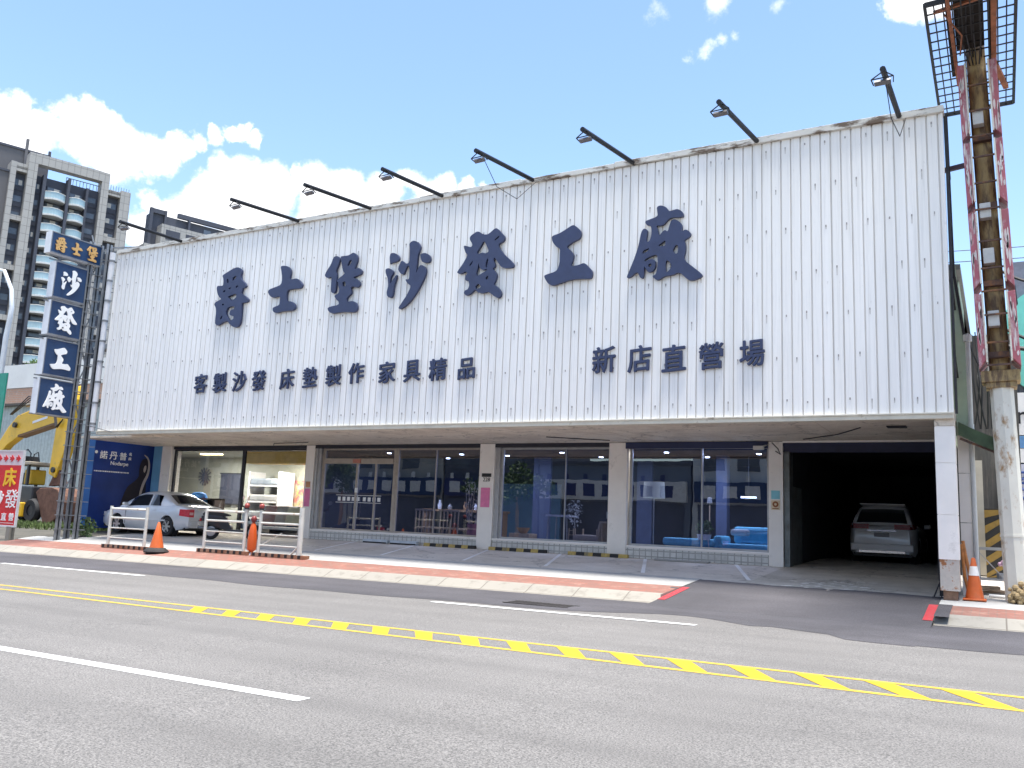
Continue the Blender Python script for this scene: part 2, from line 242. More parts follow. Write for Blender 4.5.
def tag(o, label, cat, group=None, kind=None):
    o['label'] = label; o['category'] = cat
    if group: o['group'] = group
    if kind: o['kind'] = kind
    return o
def thing(name, label, cat, loc=(0, 0, 0), rz=0., group=None):
    o = bpy.data.objects.new(name, None); COL.objects.link(o); o.empty_display_size = .2
    o.location = loc; o.rotation_euler = (0, 0, rz)
    return tag(o, label, cat, group)
def struct(o, label=None):
    o['kind'] = 'structure'
    if label: o['label'] = label
    return o
def copy_tree(o, parent=None):
    c = o.copy(); COL.objects.link(c); c.parent = parent
    for ch in [x for x in bpy.data.objects if x.parent == o]: copy_tree(ch, c)
    return c

# ------------------------------------------------------------------ lettering
_TX = {}
def _to_mesh(cu):
    o = bpy.data.objects.new('tmp_text', cu); COL.objects.link(o)
    bpy.context.view_layer.update()
    me = bpy.data.meshes.new_from_object(o.evaluated_get(bpy.context.evaluated_depsgraph_get()))
    vs = [tuple(v.co) for v in me.vertices]; fs = [tuple(p.vertices) for p in me.polygons]
    bpy.data.objects.remove(o); bpy.data.curves.remove(cu); bpy.data.meshes.remove(me)
    return vs, fs
def glyph(ch, h=1., bold=.02, w=None, shear=0.):
    # one line of letters, height h, centred, thickness 1 along local z
    k = (ch, bold)
    if k not in _TX:
        if ch in GLYPHS: vs, fs = brush(ch)
        else:
            cu = bpy.data.curves.new('tmp_text', 'FONT'); cu.body = ch; cu.extrude = .5; cu.fill_mode = 'BOTH'; cu.resolution_u = 3
            v0, f0_ = _to_mesh(cu); vs = []; fs = []
            for j in range(9 if bold else 1):          # heavier strokes: the outline thickened all round
                a = j * PI / 4; q = bold if j else 0; n0 = len(vs)
                vs += [(x + q * math.cos(a), y + q * math.sin(a), z * (1 - .02 * j)) for x, y, z in v0]; fs += [tuple(i + n0 for i in f) for f in f0_]
        xs = [v[0] for v in vs]; ys = [v[1] for v in vs]
        cx, cy, H = (min(xs) + max(xs)) / 2, (min(ys) + max(ys)) / 2, max(ys) - min(ys)
        zs = [v[2] for v in vs]; zc = (max(zs) + min(zs)) / 2; zt = (max(zs) - min(zs)) or 1
        _TX[k] = ([((x - cx) / H, (y - cy) / H, (z - zc) / zt) for x, y, z in vs], fs)
    vs, fs = _TX[k]
    wx = 1.
    if w: wx = w / h / (max(v[0] for v in vs) * 2)
    return [(x * h * wx, y * h + x * h * wx * shear, z) for x, y, z in vs], fs
def chaikin(p, n=2):
    for _ in range(n):
        q = []
        for i in range(len(p)):
            a, b = p[i], p[(i + 1) % len(p)]
            q += [(a[0] * .78 + b[0] * .22, a[1] * .78 + b[1] * .22), (a[0] * .22 + b[0] * .78, a[1] * .22 + b[1] * .78)]
        p = q
    return p
def brush(k):
    cu = bpy.data.curves.new('tmp_glyph', 'CURVE'); cu.dimensions = '2D'; cu.fill_mode = 'BOTH'; cu.extrude = .5
    for o, hs in GLYPHS[k]:
        for lp in [o] + hs:
            lp = chaikin(lp, 2 if lp is o else 1)
            sp = cu.splines.new('POLY'); sp.points.add(len(lp) - 1); sp.use_cyclic_u = True
            for q, (x, y) in zip(sp.points, lp): q.co = (x, y, 0, 1)
    return _to_mesh(cu)
def put(mb, g, c, right, up, thick, out=None):
    # letters g laid on a wall at c; right and up are world directions, thickness along out
    right = Vector(right); up = Vector(up); out = Vector(out) if out else right.cross(up)
    mb.add([Vector(c) + right * x + up * y + out * (z * thick) for x, y, z in g[0]], g[1])
    return mb
# ------------------------------------------------------------------ ground
def zr(x): return .0068 * max(-40., min(10., x))
def G(x, y):
    if y <= 15.0: return zr(x)
    lot = max(0., min(1., (-26.6 - x) / .5))
    zm = .29 * (1 - lot) + (zr(x) + .2) * lot
    zw = .52 * (1 - lot) + .30 * lot
    if y < 17.6: return zr(x) + .12 + (zm - zr(x) - .12) * (y - 15) / 2.6
    if y < 21.2: return zm + (zw - zm) * (y - 17.6) / 3.6
    return zw
def G0(x, y): return G(x, y)
def ramp_z(x, y):
    if y < 14.4: return zr(x)
    return zr(x) + (.29 - zr(x)) * min(1., (y - 14.4) / 3.1)
def sheet(name, x0, x1, y0, y1, m, zf, off=0., nx=None, ny=None, front=None, back=None):
    nx = nx or max(1, int((x1 - x0) / .6)); ny = ny or max(1, int((y1 - y0) / .3))
    vs = []; fs = []
    for j in range(ny + 1):
        for i in range(nx + 1):
            x = x0 + (x1 - x0) * i / nx
            a = front(x) if front else y0; b = back(x) if back else y1
            y = a + (b - a) * j / ny
            vs.append((x, y, zf(x, y) + off))
    for j in range(ny):
        for i in range(nx):
            k = j * (nx + 1) + i; fs.append((k, k + 1, k + nx + 2, k + nx + 1))
    o = MB().add(vs, fs).build(name, m, recalc=False)
    return struct(o)
A_OLD = m_asphalt('worn_asphalt', (.146, .138, .130), .58, .12)
A_NEW = m_asphalt('fresh_asphalt', (.064, .060, .067), .5, .3)
C_PAVE = m_concrete('parking_concrete', (.64, .585, .515), (.46, .41, .35))
C_WHITE = m_concrete('pale_concrete', (.40, .395, .38), (.30, .29, .27), (.5, .8), crack=False)
C_KERB = m_brick('kerb_concrete', (.27, .25, .215), (.24, .225, .195), (.13, .115, .095), 1.0, 3.0, .012, swap='XY', rough=.85, offset=0, dirt=(.17, .155, .13))
C_APRON = m_concrete('garage_concrete', (.56, .51, .43), (.34, .30, .245), (.42, .7))
PAVER = m_brick('red_paver', (.25, .092, .066), (.20, .092, .07), (.15, .10, .08), .24, .12, .010, swap='XY', rough=.8, dirt=(.31, .19, .145))
SOIL = m_concrete('gravel_soil', (.10, .09, .072), (.06, .058, .045), (.4, .6), crack=False, sc=2.5)
struct(MB().quad((-900, -400, -.55), (900, -400, -.55), (900, 1400, -.55), (-900, 1400, -.55)).build('ground', SOIL))
def zroad(x, y): return zr(x)
sheet('road', -140, 70, -5.6, 15.0, A_OLD, zroad, 0, 60, 12)
wav = lambda x: 12.25 + .12 * math.sin(x * .7) + .05 * math.sin(x * 2.3 + 1) + (1.0 * math.exp(-((x + 4.2) / 1.1) ** 2) if x < -3 else 1.0 * math.exp(-((x + 4.2) / 1.6) ** 2)) - (.35 if x > -2 else 0)
sheet('resurfaced_asphalt_strip', -60, -.97, 12, 15.0, A_NEW, zroad, .004, 220, 2, front=wav, back=lambda x: 14.39 if x > -5.36 else 14.97)
sheet('resurfaced_asphalt_strip', -.97, 40, 12, 15.0, A_NEW, zroad, .004, 60, 2, front=lambda x: 11.9 + .05 * math.sin(3 * x), back=lambda x: 14.97)
sheet('driveway_ramp', -5.36, -.97, 14.39, 17.45, A_NEW, ramp_z, .005, 12, 14, back=lambda x: 17.45 + .05 * math.sin(x * 2.1) + .03 * math.sin(x * 7))
# pavement, built in strips from the kerb to the shop front
def kerb_z(x, y):
    t = max(0., min(1., (y - 14.96) / .42)); t = t * t * (3 - 2 * t) * .6 + t * .4
    return zr(x) + (G(x, 15.4) - zr(x)) * t
def strip(x0, x1):
    return [sheet('kerb', x0, x1, 14.96, 15.40, C_KERB, kerb_z, .006, None, 5),
            sheet('pavement', x0, x1, 15.40, 16.42, PAVER, G0, .004, None, 3)]
strip(-60, -5.36); strip(-.97, 40)
mb = MB()
for x, sg in ((-5.36, 1), (-.97, -1)):
    for j in range(8):
        y0 = 15.2 + j * .28; y1 = y0 + .28
        mb.quad((x, y0, ramp_z(x, y0) - .02), (x, y1, ramp_z(x, y1) - .02), (x, y1, G(x, y1) + .01), (x, y0, G(x, y0 + 1e-4) + .01))
struct(mb.build('kerb', C_KERB))
sheet('pavement', -26.9, -5.36, 16.42, 17.66, C_WHITE, G0, .006, 60, 4)
sheet('pavement', -.97, 40, 16.42, 17.66, C_WHITE, G0, .006, 60, 4)
sheet('gravel_patch', -27.2, -24.75, 16.95, 19.6, SOIL, G0, .012, 8, 8, front=lambda x: 17.05 + .06 * math.sin(9 * x) + .25 * (x + 26.5) / 2, back=lambda x: 19.4 + .1 * math.sin(5 * x))
sheet('parking_area', -26.9, -5.36, 17.66, 21.3, C_PAVE, G0, .003, 40, 8)
sheet('parking_area', -5.36, -4.43, 17.45, 21.3, C_PAVE, G0, .003, 3, 8)
def zgar(x, y): return G(x, y) if y < 21.2 else .52 + .12 * min(1, (y - 21.2) / 4)
sheet('garage_floor', -4.43, -.97, 17.42, 34, C_APRON, zgar, .004, 6, 40)
sheet('parking_area', -.97, 12, 17.66, 27, C_PAVE, G0, .003, 20, 20)
sheet('dirt_lot', -120, -26.9, 16.42, 80, SOIL, G0, .0, 80, 80)
sheet('gravel_patch', -34, -27, 16.4, 18.6, m_concrete('loose_gravel', (.13, .115, .095), (.075, .07, .058), (.4, .6), crack=False, sc=6), G0, .006, 20, 6, back=lambda x: 18.2 + .3 * math.sin(x * 2) + .15 * math.sin(5 * x))
# broken pale mortar on the garage apron
m_crk = m_concrete('broken_mortar', (.85, .82, .75), (.6, .57, .5), (.5, .65), crack=False, sc=5)
rr = random.Random(3)
mb = MB()
for i in range(46):
    x = -2.85 + rr.gauss(0, .42); y = 18.15 + rr.gauss(0, .38) + (x + 2.85) * .35; a = rr.uniform(.03, .15); b = rr.uniform(.015, .06); ph = rr.uniform(-.6, .6)
    pts = []
    for k in range(7):
        t = 2 * PI * k / 7; q = rr.uniform(.6, 1.2)
        px, py = a * q * math.cos(t), b * q * math.sin(t)
        X, Y = x + px * math.cos(ph) - py * math.sin(ph), y + px * math.sin(ph) + py * math.cos(ph)
        pts.append((X, Y, G(X, Y) + .014))
    mb.add(pts, [tuple(range(7))])
struct(mb.build('mortar_patch', m_crk))
# ---- painted markings
P_WHITE = m_paint('white_road_paint', (.74, .74, .73), (.25, .25, .25), (.64, .8))
P_WORN = m_paint('worn_white_paint', (.80, .79, .77), (.4, .39, .37), (.58, .74))
P_YEL = m_paint('yellow_road_paint', (.55, .325, .004), (.25, .2, .05), (.66, .8))
P_YELW = m_paint('worn_yellow_paint', (.52, .34, .03), (.22, .19, .1), (.55, .75))
P_RED = m_paint('red_kerb_paint', (.42, .02, .03), (.22, .10, .10), (.50, .68))
def mark(name, polys, m, off, zf=None, n=14):
    mb = MB(); zf = zf or zroad
    for a, b, c, d in polys:      # a-b and d-c are the long edges
        k = max(1, int(abs(b[0] - a[0]) / 1.0))
        for i in range(k):
            t0, t1 = i / k, (i + 1) / k
            L = lambda p, q, t: (p[0] + (q[0] - p[0]) * t, p[1] + (q[1] - p[1]) * t)
            q = [L(a, b, t0), L(a, b, t1), L(d, c, t1), L(d, c, t0)]
            mb.quad(*[(x, y, zf(x, y) + off) for x, y in q])
    return struct(mb.build(name, m, recalc=False))
def rect(x0, x1, y0, y1): return [(x0, y0), (x1, y0), (x1, y1), (x0, y1)]
mark('lane_marking', [rect(-8.35, -4.31, 4.80, 4.94), rect(-18.4, -14.4, 4.86, 5.0), rect(1.7, 5.7, 4.76, 4.9)], P_WHITE, .003)
mark('lane_marking', [rect(-8.06, -3.71, 11.90, 12.05), rect(-19.8, -15.03, 11.90, 12.05), rect(-31, -26.5, 11.90, 12.05), rect(5, 9, 11.90, 12.05)], P_WHITE, .008)
yup = lambda x: 8.66; ylo = lambda x: 7.98 if x > 0 else 7.98 + .25 * min(1, -x / 13)
mark('centre_line', [[(-60, 8.63), (30, 8.63), (30, 8.72), (-60, 8.72)]], P_YELW, .003)
mark('centre_line', [[(-60, 8.28), (-13, 8.20), (-13, 8.29), (-60, 8.37)], [(-13, 8.20), (0, 7.95), (0, 8.04), (-13, 8.29)], [(0, 7.95), (30, 7.95), (30, 8.04), (0, 8.04)]], P_YELW, .003)
hp = []
for i in range(-13, 16):
    x = -2.36 + .612 * i
    if x < -10.1: continue
    a = ylo(x) + .045
    hp.append([(x + .36, a), (x + .58, a), (x + .25, 8.63), (x, 8.63)])
mark('centre_hatching', hp, P_YEL, .004)
mark('parking_line', [[(x, 21.0), (x + .09, 21.0), (x + 1.06 + .09, 18.0), (x + 1.06, 18.0)] for x in (-17.05, -14.85, -12.4, -10.2, -7.86, -5.6)], P_WORN, .007, G0)
mark('red_kerb_marking', [[(-5.36, 15.02), (-5.22, 15.02), (-5.22, 16.45), (-5.36, 16.45)]], P_RED, .012, ramp_z)
mark('red_kerb_marking', [[(-1.12, 15.0), (-.98, 15.0), (-.98, 16.5), (-1.12, 16.5)]], P_RED, .012, ramp_z)
mark('red_kerb_marking', [rect(-5.5, -5.365, 15.0, 16.2)], A_NEW, .014, G0); mark('red_kerb_marking', [rect(-.965, -.76, 15.02, 16.45)], A_NEW, .014, G0)
# drain grate in the road
mb = MB()
for i in range(16): mb.box(-7.2 + i * .07, -7.165 + i * .07, 12.85, 13.25, zr(-6.6) + .004, zr(-6.6) + .014)
mb.box(-7.23, -6.06, 12.8, 12.85, zr(-6.6) + .004, zr(-6.6) + .014); mb.box(-7.23, -6.06, 13.25, 13.3, zr(-6.6) + .004, zr(-6.6) + .014)
tag(mb.build('drain_grate', mat('rusty_iron', (.045, .04, .038), .7, .3, .3, 9)), 'dark iron drain grate in the asphalt near the kerb', 'drain grate')
# grass at the edge of the lot
def tuft_field(name, pts, m, hmin, hmax, seed):
    r = random.Random(seed); mb = MB()
    for x, y in pts:
        z = G(x, y); h = r.uniform(hmin, hmax); a = r.uniform(0, PI); w = r.uniform(.008, .02); dx = r.uniform(-.5, .5) * h; dy = r.uniform(-.5, .5) * h
        c, s_ = math.cos(a) * w, math.sin(a) * w
        mb.add([(x - c, y - s_, z), (x + c, y + s_, z), (x + c * .6 + dx * .4, y + s_ * .6 + dy * .4, z + h * .6), (x + dx, y + dy, z + h)], [(0, 1, 2), (0, 2, 3)])
    return mb.build(name, m, recalc=False)
rg = random.Random(11)
gp = [(rg.uniform(-46, -27.6), 20.6 + abs(rg.gauss(0, 2.6))) for _ in range(9000)]
GRASS = mat('grass', (.065, .10, .022), .8, 0, .4, 1.5)
o = tuft_field('grass', gp, GRASS, .04, .2, 4); o['kind'] = 'stuff'; o['label'] = 'short weedy grass on the dirt lot'; o['category'] = 'grass'
# ------------------------------------------------------------------ the shop building
def m_panel():
    m = bpy.data.materials.new('white_corrugated_steel'); t = NT(m); v = t.coord()
    sx = t.new('ShaderNodeSeparateXYZ'); t.link(v, sx.inputs[0])
    fl = t.math('FLOOR', t.math('MULTIPLY', sx.outputs['X'], 1 / .19))
    wn = t.new('ShaderNodeTexWhiteNoise', noise_dimensions='1D'); t.link(fl, wn.inputs['W'])
    c = t.mix(wn.outputs['Value'], (.85, .83, .80), (.89, .87, .845))
    st = t.noise(t.coord((7, 7, .22)), 1.6, 7, .7)
    c = t.mix(t.math('MULTIPLY', t.ramp(st, .5, .78), .55), c, (.52, .51, .49))
    sp = t.noise(t.coord((3, 3, .9)), 3.2, 8, .75)
    c = t.mix(t.math('MULTIPLY', t.ramp(sp, .62, .74), .6), c, (.36, .33, .30))
    t.base(c); t.b.inputs['Roughness'].default_value = .5
    t.bump(t.noise(t.coord((1, 1, .4)), 3, 2), .15, .02)
    _M['white_corrugated_steel'] = m; return m
PANEL = m_panel()
FAST = mat('rusted_fixing', (.34, .32, .31), .7, 0, .3, 20)
STREAK = mat('rust_streak', (.60, .57, .54), .7, 0, .2, 12)
CAP = mat('weathered_cap_flashing', (.62, .60, .55), .6, 0, .1, 3, dirt=(.13, .09, .06), damt=(.50, .60), dscale=2.2, stretch=(.8, 1, 3))
TRIM = mat('cream_trim', (.62, .58, .48), .6, 0, .1, 3, dirt=(.25, .2, .14), damt=(.6, .75), dscale=3)
SOFF = m_concrete('soffit_plaster', (.76, .68, .57), (.50, .42, .335), (.45, .75), crack=True, sc=1.4)
TILE = mat('white_wall_cladding', (.88, .84, .79), .45, 0, .05, 2, dirt=(.45, .42, .38), damt=(.6, .8), dscale=2)
SILL = m_brick('small_white_tile', (.78, .78, .76), (.72, .71, .69), (.33, .32, .30), .16, .14, .014, rough=.4, offset=0.)
NAVY = mat('navy_letter_face', (.032, .044, .105), .45, 0, .12, 6)
DARKF = mat('dark_window_frame', (.02, .022, .035), .4, 0, .2, 6)
GREYF = mat('grey_aluminium', (.42, .42, .42), .4, .3, .12, 6)
BEIGEF = mat('beige_metal_frame', (.40, .35, .30), .45, .1, .12, 6)
DARKW = mat('dark_shop_wall', (.02, .024, .05), .8, 0, .2, 2)
LIGHTW = mat('beige_shop_wall', (.30, .305, .265), .8, 0, .08, 2)
SFLOOR = mat('shop_floor', (.16, .14, .13), .35, 0, .2, 3)
GARW = mat('shade_black_garage_wall', (.035, .035, .04), .9, 0, .3, 2)  # near-black base colour puts the garage's shade into its walls
GREENW = mat('pale_green_wall', (.42, .52, .40), .7, 0, .1, 3, dirt=(.25, .24, .2), damt=(.55, .75))
ROOFM = mat('grey_roof_sheet', (.2, .21, .22), .7, 0, .15, 4)
GL_D = m_glass('tinted_shop_glass', (.50, .58, .80), 1., 2.2)
GL_C = m_glass('clear_shop_glass', (.88, .89, .88), 1., 1.7)

shop = thing('furniture_shop', 'wide furniture showroom with a white corrugated sign front and dark glass windows', 'shop building', (-12.4, 17.0, .29))
def part(mb, name, m, parent=None, **k): return mb.build(name, m, parent or shop, w=1, **k)
X0, X1, ZB, ZT = -24.1, -.66, 3.5, 9.12
# corrugated sign front
mb = MB(); P = .19; pr = []
n = int((X1 - X0) / P)
for i in range(n):
    a = X0 + i * P
    pr += [(a, 17.0), (a + .158, 17.0), (a + .161, 17.045), (a + .183, 17.045), (a + .187, 17.0)]
pr.append((X1, 17.0))
for i in range(len(pr) - 1):
    (a, b), (c, d) = pr[i], pr[i + 1]
    mb.quad((a, b, ZB), (c, d, ZB), (c, d, ZT), (a, b, ZT))
mb.box(X0, X1, 17.07, 17.1, ZB, ZT); mb.box(X1 - .035, X1, 16.985, 17.11, ZB, ZT); mb.box(X0, X0 + .03, 16.985, 17.1, ZB, ZT)
rf = random.Random(5)
for r_, z in enumerate((8.93, 8.08, 7.22, 6.36, 5.5, 4.64, 3.78)):
    for i in range(n):
        if (i + r_) % 2: continue
        if rf.random() < .15: continue
        x = X0 + i * P + .068
        mb.cur = 1; q = rf.uniform(.8, 1.2); dz = rf.uniform(-.03, .03)
        mb.box(x - .010 * q, x + .010 * q, 16.988, 17.0, z + dz - .02, z + dz + .02)
        if rf.random() < .75:
            mb.cur = 2; L = rf.uniform(.03, .16)
            mb.quad((x - .008, 16.996, z + dz - .02 - L), (x + .008, 16.996, z + dz - .02 - L), (x + .011, 16.996, z + dz - .02), (x - .011, 16.996, z + dz - .02))
part(mb, 'corrugated_panel', [PANEL, FAST, STREAK], recalc=False)
mb = MB(); rc = random.Random(9); x = X0
while x < X1 + .02:                                                     # cap flashing in overlapping lengths
    L = min(rc.uniform(2.2, 3.2), X1 + .03 - x); z = rc.uniform(-.012, .012)
    mb.box(x, x + L - .006, 16.93, 17.22, 9.12 + z, 9.24 + z + rc.uniform(-.01, .02)); x += L
part(mb, 'cap_flashing', CAP, bevel=.006)
mb = MB().box(X0, X1, 16.95, 17.1, 3.39, 3.5); mb.box(X0, X1, 16.93, 16.95, 3.47, 3.5); part(mb, 'bottom_trim', TRIM, bevel=.004)
mb = MB(); xs = [X0 - 2.6, -21.9, -18.4, -14.6, -11.2, -7.9, -3.1, X1]                 # soffit boards with open joints
for a, b in zip(xs, xs[1:]): mb.box(a + .004, b - .004, 17.1 if a >= X0 else 18.2, 21.15, 3.44, 3.5)
mb.box(X0, X1, 17.1, 21.15, 3.505, 3.6)
part(mb, 'soffit', SOFF)
# letters of the sign front, each one a letter of its own
for k in ('jue', 'shi', 'bao', 'sha', 'fa', 'gong', 'chang'):
    vs, fs = brush(k)
    mb = MB().add([(x, 16.94 - z * .07, y) for x, y, z in vs], fs)
    part(mb, 'sign_letter', NAVY, recalc=False)
SMALL = [('客', -19.71, 4.79, .55), ('製', -18.94, 4.78, .56), ('沙', -18.19, 4.79, .56), ('發', -17.46, 4.78, .55), ('床', -16.43, 4.78, .54), ('墊', -15.63, 4.79, .53), ('製', -14.84, 4.8, .55), ('作', -14.1, 4.83, .53), ('家', -13.13, 4.8, .54), ('具', -12.37, 4.8, .53), ('精', -11.62, 4.8, .54), ('品', -10.81, 4.78, .5), ('新', -7.33, 4.8, .58), ('店', -6.52, 4.78, .57), ('直', -5.77, 4.75, .56), ('營', -4.99, 4.75, .55), ('場', -4.17, 4.76, .54)]
for ch, x, z, h in SMALL:
    mb = MB(); put(mb, glyph(ch, h, .018, shear=.07, w=h * (.92 if ch not in ('sha', 'fa') else .8)), (x, 16.955, z), (1, 0, 0), (0, 0, 1), .05)
    part(mb, 'sign_letter', NAVY, recalc=False)
# shop front: piers, sills, head, windows
YS = 21.2
def pier(x0, x1, y=21.05, joints=(1.62, 2.55)):
    mb = MB(); z = .5
    for j in list(joints) + [3.44]:
        mb.box(x0, x1, y, 21.5, z, j - .012); mb.box(x0 + .012, x1 - .012, y + .012, 21.5, j - .012, j); z = j
    part(mb, 'pier', TILE)
for a, b in ((-26.1, -25.62), (-19.3, -18.95), (-12.82, -12.34), (-8.88, -8.38), (-4.79, -4.46)): pier(a, b)
for a, b in ((-18.95, -12.82), (-12.34, -8.88), (-8.38, -4.79)):
    mb = MB().box(a, b, 21.07, 21.45, .76, .82); part(mb, 'sill', TILE, bevel=.01)
    mb = MB().box(a + .0, b, 21.09, 21.4, .4, .76); part(mb, 'sill_tiles', SILL)
mb = MB().box(-19.3, -4.46, 21.06, 21.6, 3.33, 3.44); part(mb, 'window_head', DARKF)
mb = MB().box(-25.62, -19.3, 21.14, 21.6, 3.33, 3.44); part(mb, 'window_head', DARKF)
mb = MB().box(-8.4, -4.8, 20.98, 21.05, 3.27, 3.43); part(mb, 'awning_box', mat('navy_awning_box', (.02, .03, .09), .5))
def window(x0, x1, z0, z1, mull, gm, fm, sides=.07):
    mb = MB(); y0, y1 = 21.2, 21.27
    mb.box(x0, x0 + sides, y0, y1, z0, z1); mb.box(x1 - sides, x1, y0, y1, z0, z1)
    mb.box(x0 + sides, x1 - sides, y0, y1, z0, z0 + .05); mb.box(x0 + sides, x1 - sides, y0, y1, z1 - .05, z1)
    for mx, mw in mull: mb.box(mx - mw / 2, mx + mw / 2, y0 - .01, y1, z0 + .05, z1 - .05)
    w_ = part(mb, 'window', fm)
    xs = [x0 + sides] + [m_[0] for m_ in mull] + [x1 - sides]
    for i in range(len(xs) - 1):
        a = xs[i] + (mull[i - 1][1] / 2 if i else 0); b = xs[i + 1] - (mull[i][1] / 2 if i < len(mull) else 0)
        MB().box(a, b, 21.23, 21.236, z0 + .05, z1 - .05).build('pane', gm, w_, w=1)
    return w_
window(-25.62, -19.3, .56, 3.33, [(-22.2, .12)], GL_C, DARKF, .1)
window(-15.83, -12.84, .82, 3.33, [(-14.4, .012)], GL_D, BEIGEF)
window(-12.2, -8.88, .82, 3.33, [(-10.2, .012)], GL_D, GREYF)
window(-8.36, -4.79, .82, 3.33, [(-6.45, .03)], GL_D, GREYF)
mb = MB().box(-12.34, -12.2, 21.12, 21.3, .82, 3.33); part(mb, 'shutter_rail', GREYF)
mb = MB().box(-18.95, -18.72, 21.1, 21.3, .82, 3.33); mb.box(-18.9, -18.83, 21.06, 21.1, .82, 3.33); part(mb, 'shutter_rail', GREYF)
# sliding glass door in the second bay
mb = MB(); mb.box(-18.72, -18.62, 21.19, 21.27, .82, 3.33); mb.box(-15.93, -15.83, 21.19, 21.27, .82, 3.33); mb.box(-18.62, -15.93, 21.15, 21.28, 2.86, 3.02); mb.box(-18.62, -15.93, 21.2, 21.27, 3.28, 3.33); mb.box(-17.35, -17.28, 21.19, 21.26, .82, 2.86); mb.box(-16.62, -16.57, 21.19, 21.26, .82, 2.86)
mb.box(-18.62, -15.93, 21.19, 21.27, .82, .87)
door = part(mb, 'door', BEIGEF)
for a, b in ((-18.62, -17.35), (-17.28, -16.62), (-16.57, -15.93)): MB().box(a, b, 21.225, 21.231, .87, 2.86).build('pane', GL_D, door, w=1)
MB().box(-18.62, -15.93, 21.225, 21.231, 3.02, 3.28).build('pane', GL_D, door, w=1)
mb = MB(); rs = random.Random(2)
WST = mat('white_vinyl', (.8, .8, .8), .5)
for i in range(9):                                                      # white square stickers across the door glass
    x = -18.02 + i * .185 + (.06 if i > 4 else 0)
    mb.box(x, x + .11, 21.216, 21.222, 1.72, 1.84)
mb.box(-18.1, -16.35, 21.2165, 21.2215, 1.665, 1.68); mb.box(-18.1, -16.35, 21.2165, 21.2215, 1.885, 1.90)
mb.box(-17.35, -17.24, 21.183, 21.188, 1.98, 2.12)
mb.build('door_sticker', WST, door, w=1)
MB().tube([(-17.19, 21.15, 1.2), (-17.19, 21.15, 1.9)], .014, 8).build('handle', mat('brushed_steel', (.6, .6, .6), .3, .9), door, w=1)
MB().box(-17.45, -17.15, 21.12, 21.15, 2.88, 3.0).build('door_sensor', mat('door_sensor_red', (.5, .2, .15), .5), door, w=1)
# notices on the piers
PINK = mat('pink_notice', (.80, .22, .42), .6, 0, .1, 8); BLK = mat('black_print', (.02, .02, .025), .6)
mb = MB().box(-12.73, -12.44, 21.035, 21.045, 1.66, 2.2); part(mb, 'notice', PINK)
mb = MB().box(-12.72, -12.42, 21.035, 21.045, 2.50, 2.60); part(mb, 'notice', BLK)
mb = MB()
put(mb, glyph('228', .11, .004), (-12.57, 21.045, 2.43), (1, 0, 0), (0, 0, 1), .008); part(mb, 'house_number', BLK)
mb = MB().box(-19.24, -19.02, 21.035, 21.045, 1.5, 2.06); part(mb, 'notice', PINK)
mb = MB().box(-19.22, -19.04, 21.035, 21.045, 2.1, 2.28); part(mb, 'notice', mat('orange_notice', (.6, .3, .16), .6))
mb = MB().box(-4.73, -4.53, 21.035, 21.045, 2.07, 2.27); part(mb, 'notice', mat('cyan_notice', (.25, .6, .7), .6))
mb = MB().box(-4.73, -4.53, 21.035, 21.045, 1.82, 2.04); part(mb, 'notice', mat('cream_notice', (.75, .62, .42), .6))
mb = MB().lathe([(.03, 0), (.07, 0), (.07, .006), (.03, .006)], (-4.63, 21.03, 1.95), 18, 'Y'); mb.box(-4.70, -4.56, 21.028, 21.034, 1.84, 1.86); part(mb, 'notice_emblem', mat('brown_print', (.3, .1, .03), .6))
mb = MB().box(-25.95, -25.8, 21.035, 21.045, 1.5, 1.8); part(mb, 'notice', mat('red_brown_notice', (.5, .22, .15), .6))
# garage opening: rolled shutter, jambs, inside
mb = MB().box(-4.46, -1.0, 21.1, 21.3, 3.18, 3.44); part(mb, 'shutter_box', mat('dark_blue_shutter', (.015, .02, .06), .5, 0, .2, 4))
mb = MB().box(-4.46, -1.0, 21.02, 21.1, 3.40, 3.44); part(mb, 'lintel', TILE)
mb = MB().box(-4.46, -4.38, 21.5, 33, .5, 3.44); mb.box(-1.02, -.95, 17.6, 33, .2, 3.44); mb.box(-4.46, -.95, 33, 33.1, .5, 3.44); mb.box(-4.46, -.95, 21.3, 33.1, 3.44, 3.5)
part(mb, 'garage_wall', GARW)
mb = MB().box(-4.44, -4.32, 21.1, 21.5, .5, 3.2); mb.box(-4.40, -4.33, 21.5, 22.6, .55, 2.4); part(mb, 'shutter_rail', mat('grey_green_steel', (.15, .17, .17), .5, .3, .3, 5, dirt=(.09, .06, .04)))
# corner column that carries the sign front
mb = MB(); z = .95
for j in (1.72, 2.62, 3.27): mb.box(-.98, -.66, 17.03, 17.45, z, j - .012); mb.box(-.968, -.672, 17.042, 17.44, j - .012, j); z = j
part(mb, 'column', TILE)
mb = MB().box(-.97, -.67, 17.04, 17.44, .42, .95); part(mb, 'column_base', mat('rust_stained_concrete', (.55, .50, .44), .85, 0, .15, 5, .3, dirt=(.36, .15, .06), damt=(.52, .6), dscale=5))
mb = MB().box(-.93, -.71, 17.08, 17.4, .2, .42); part(mb, 'column_foot', mat('brown_brick_foot', (.24, .14, .09), .9, 0, .3, 14))
mb = MB().box(-.98, -.66, 17.02, 17.45, 3.27, 3.39); part(mb, 'column_head', SOFF)
mb = MB(); mb.box(-.66, -.46, 18.0, 18.1, .3, 1.6); mb.box(-.66, -.46, 18.0, 18.1, 1.612, 2.5); mb.box(-.66, -.46, 18.0, 18.1, 2.512, 3.2); part(mb, 'side_panel', TILE)
mb = MB().prism([(18.1, 3.2), (33, 3.2), (33, 6.6), (20, 6.9), (18.1, 6.0)], -.75, -.56, 'X'); part(mb, 'side_wall', GREENW)
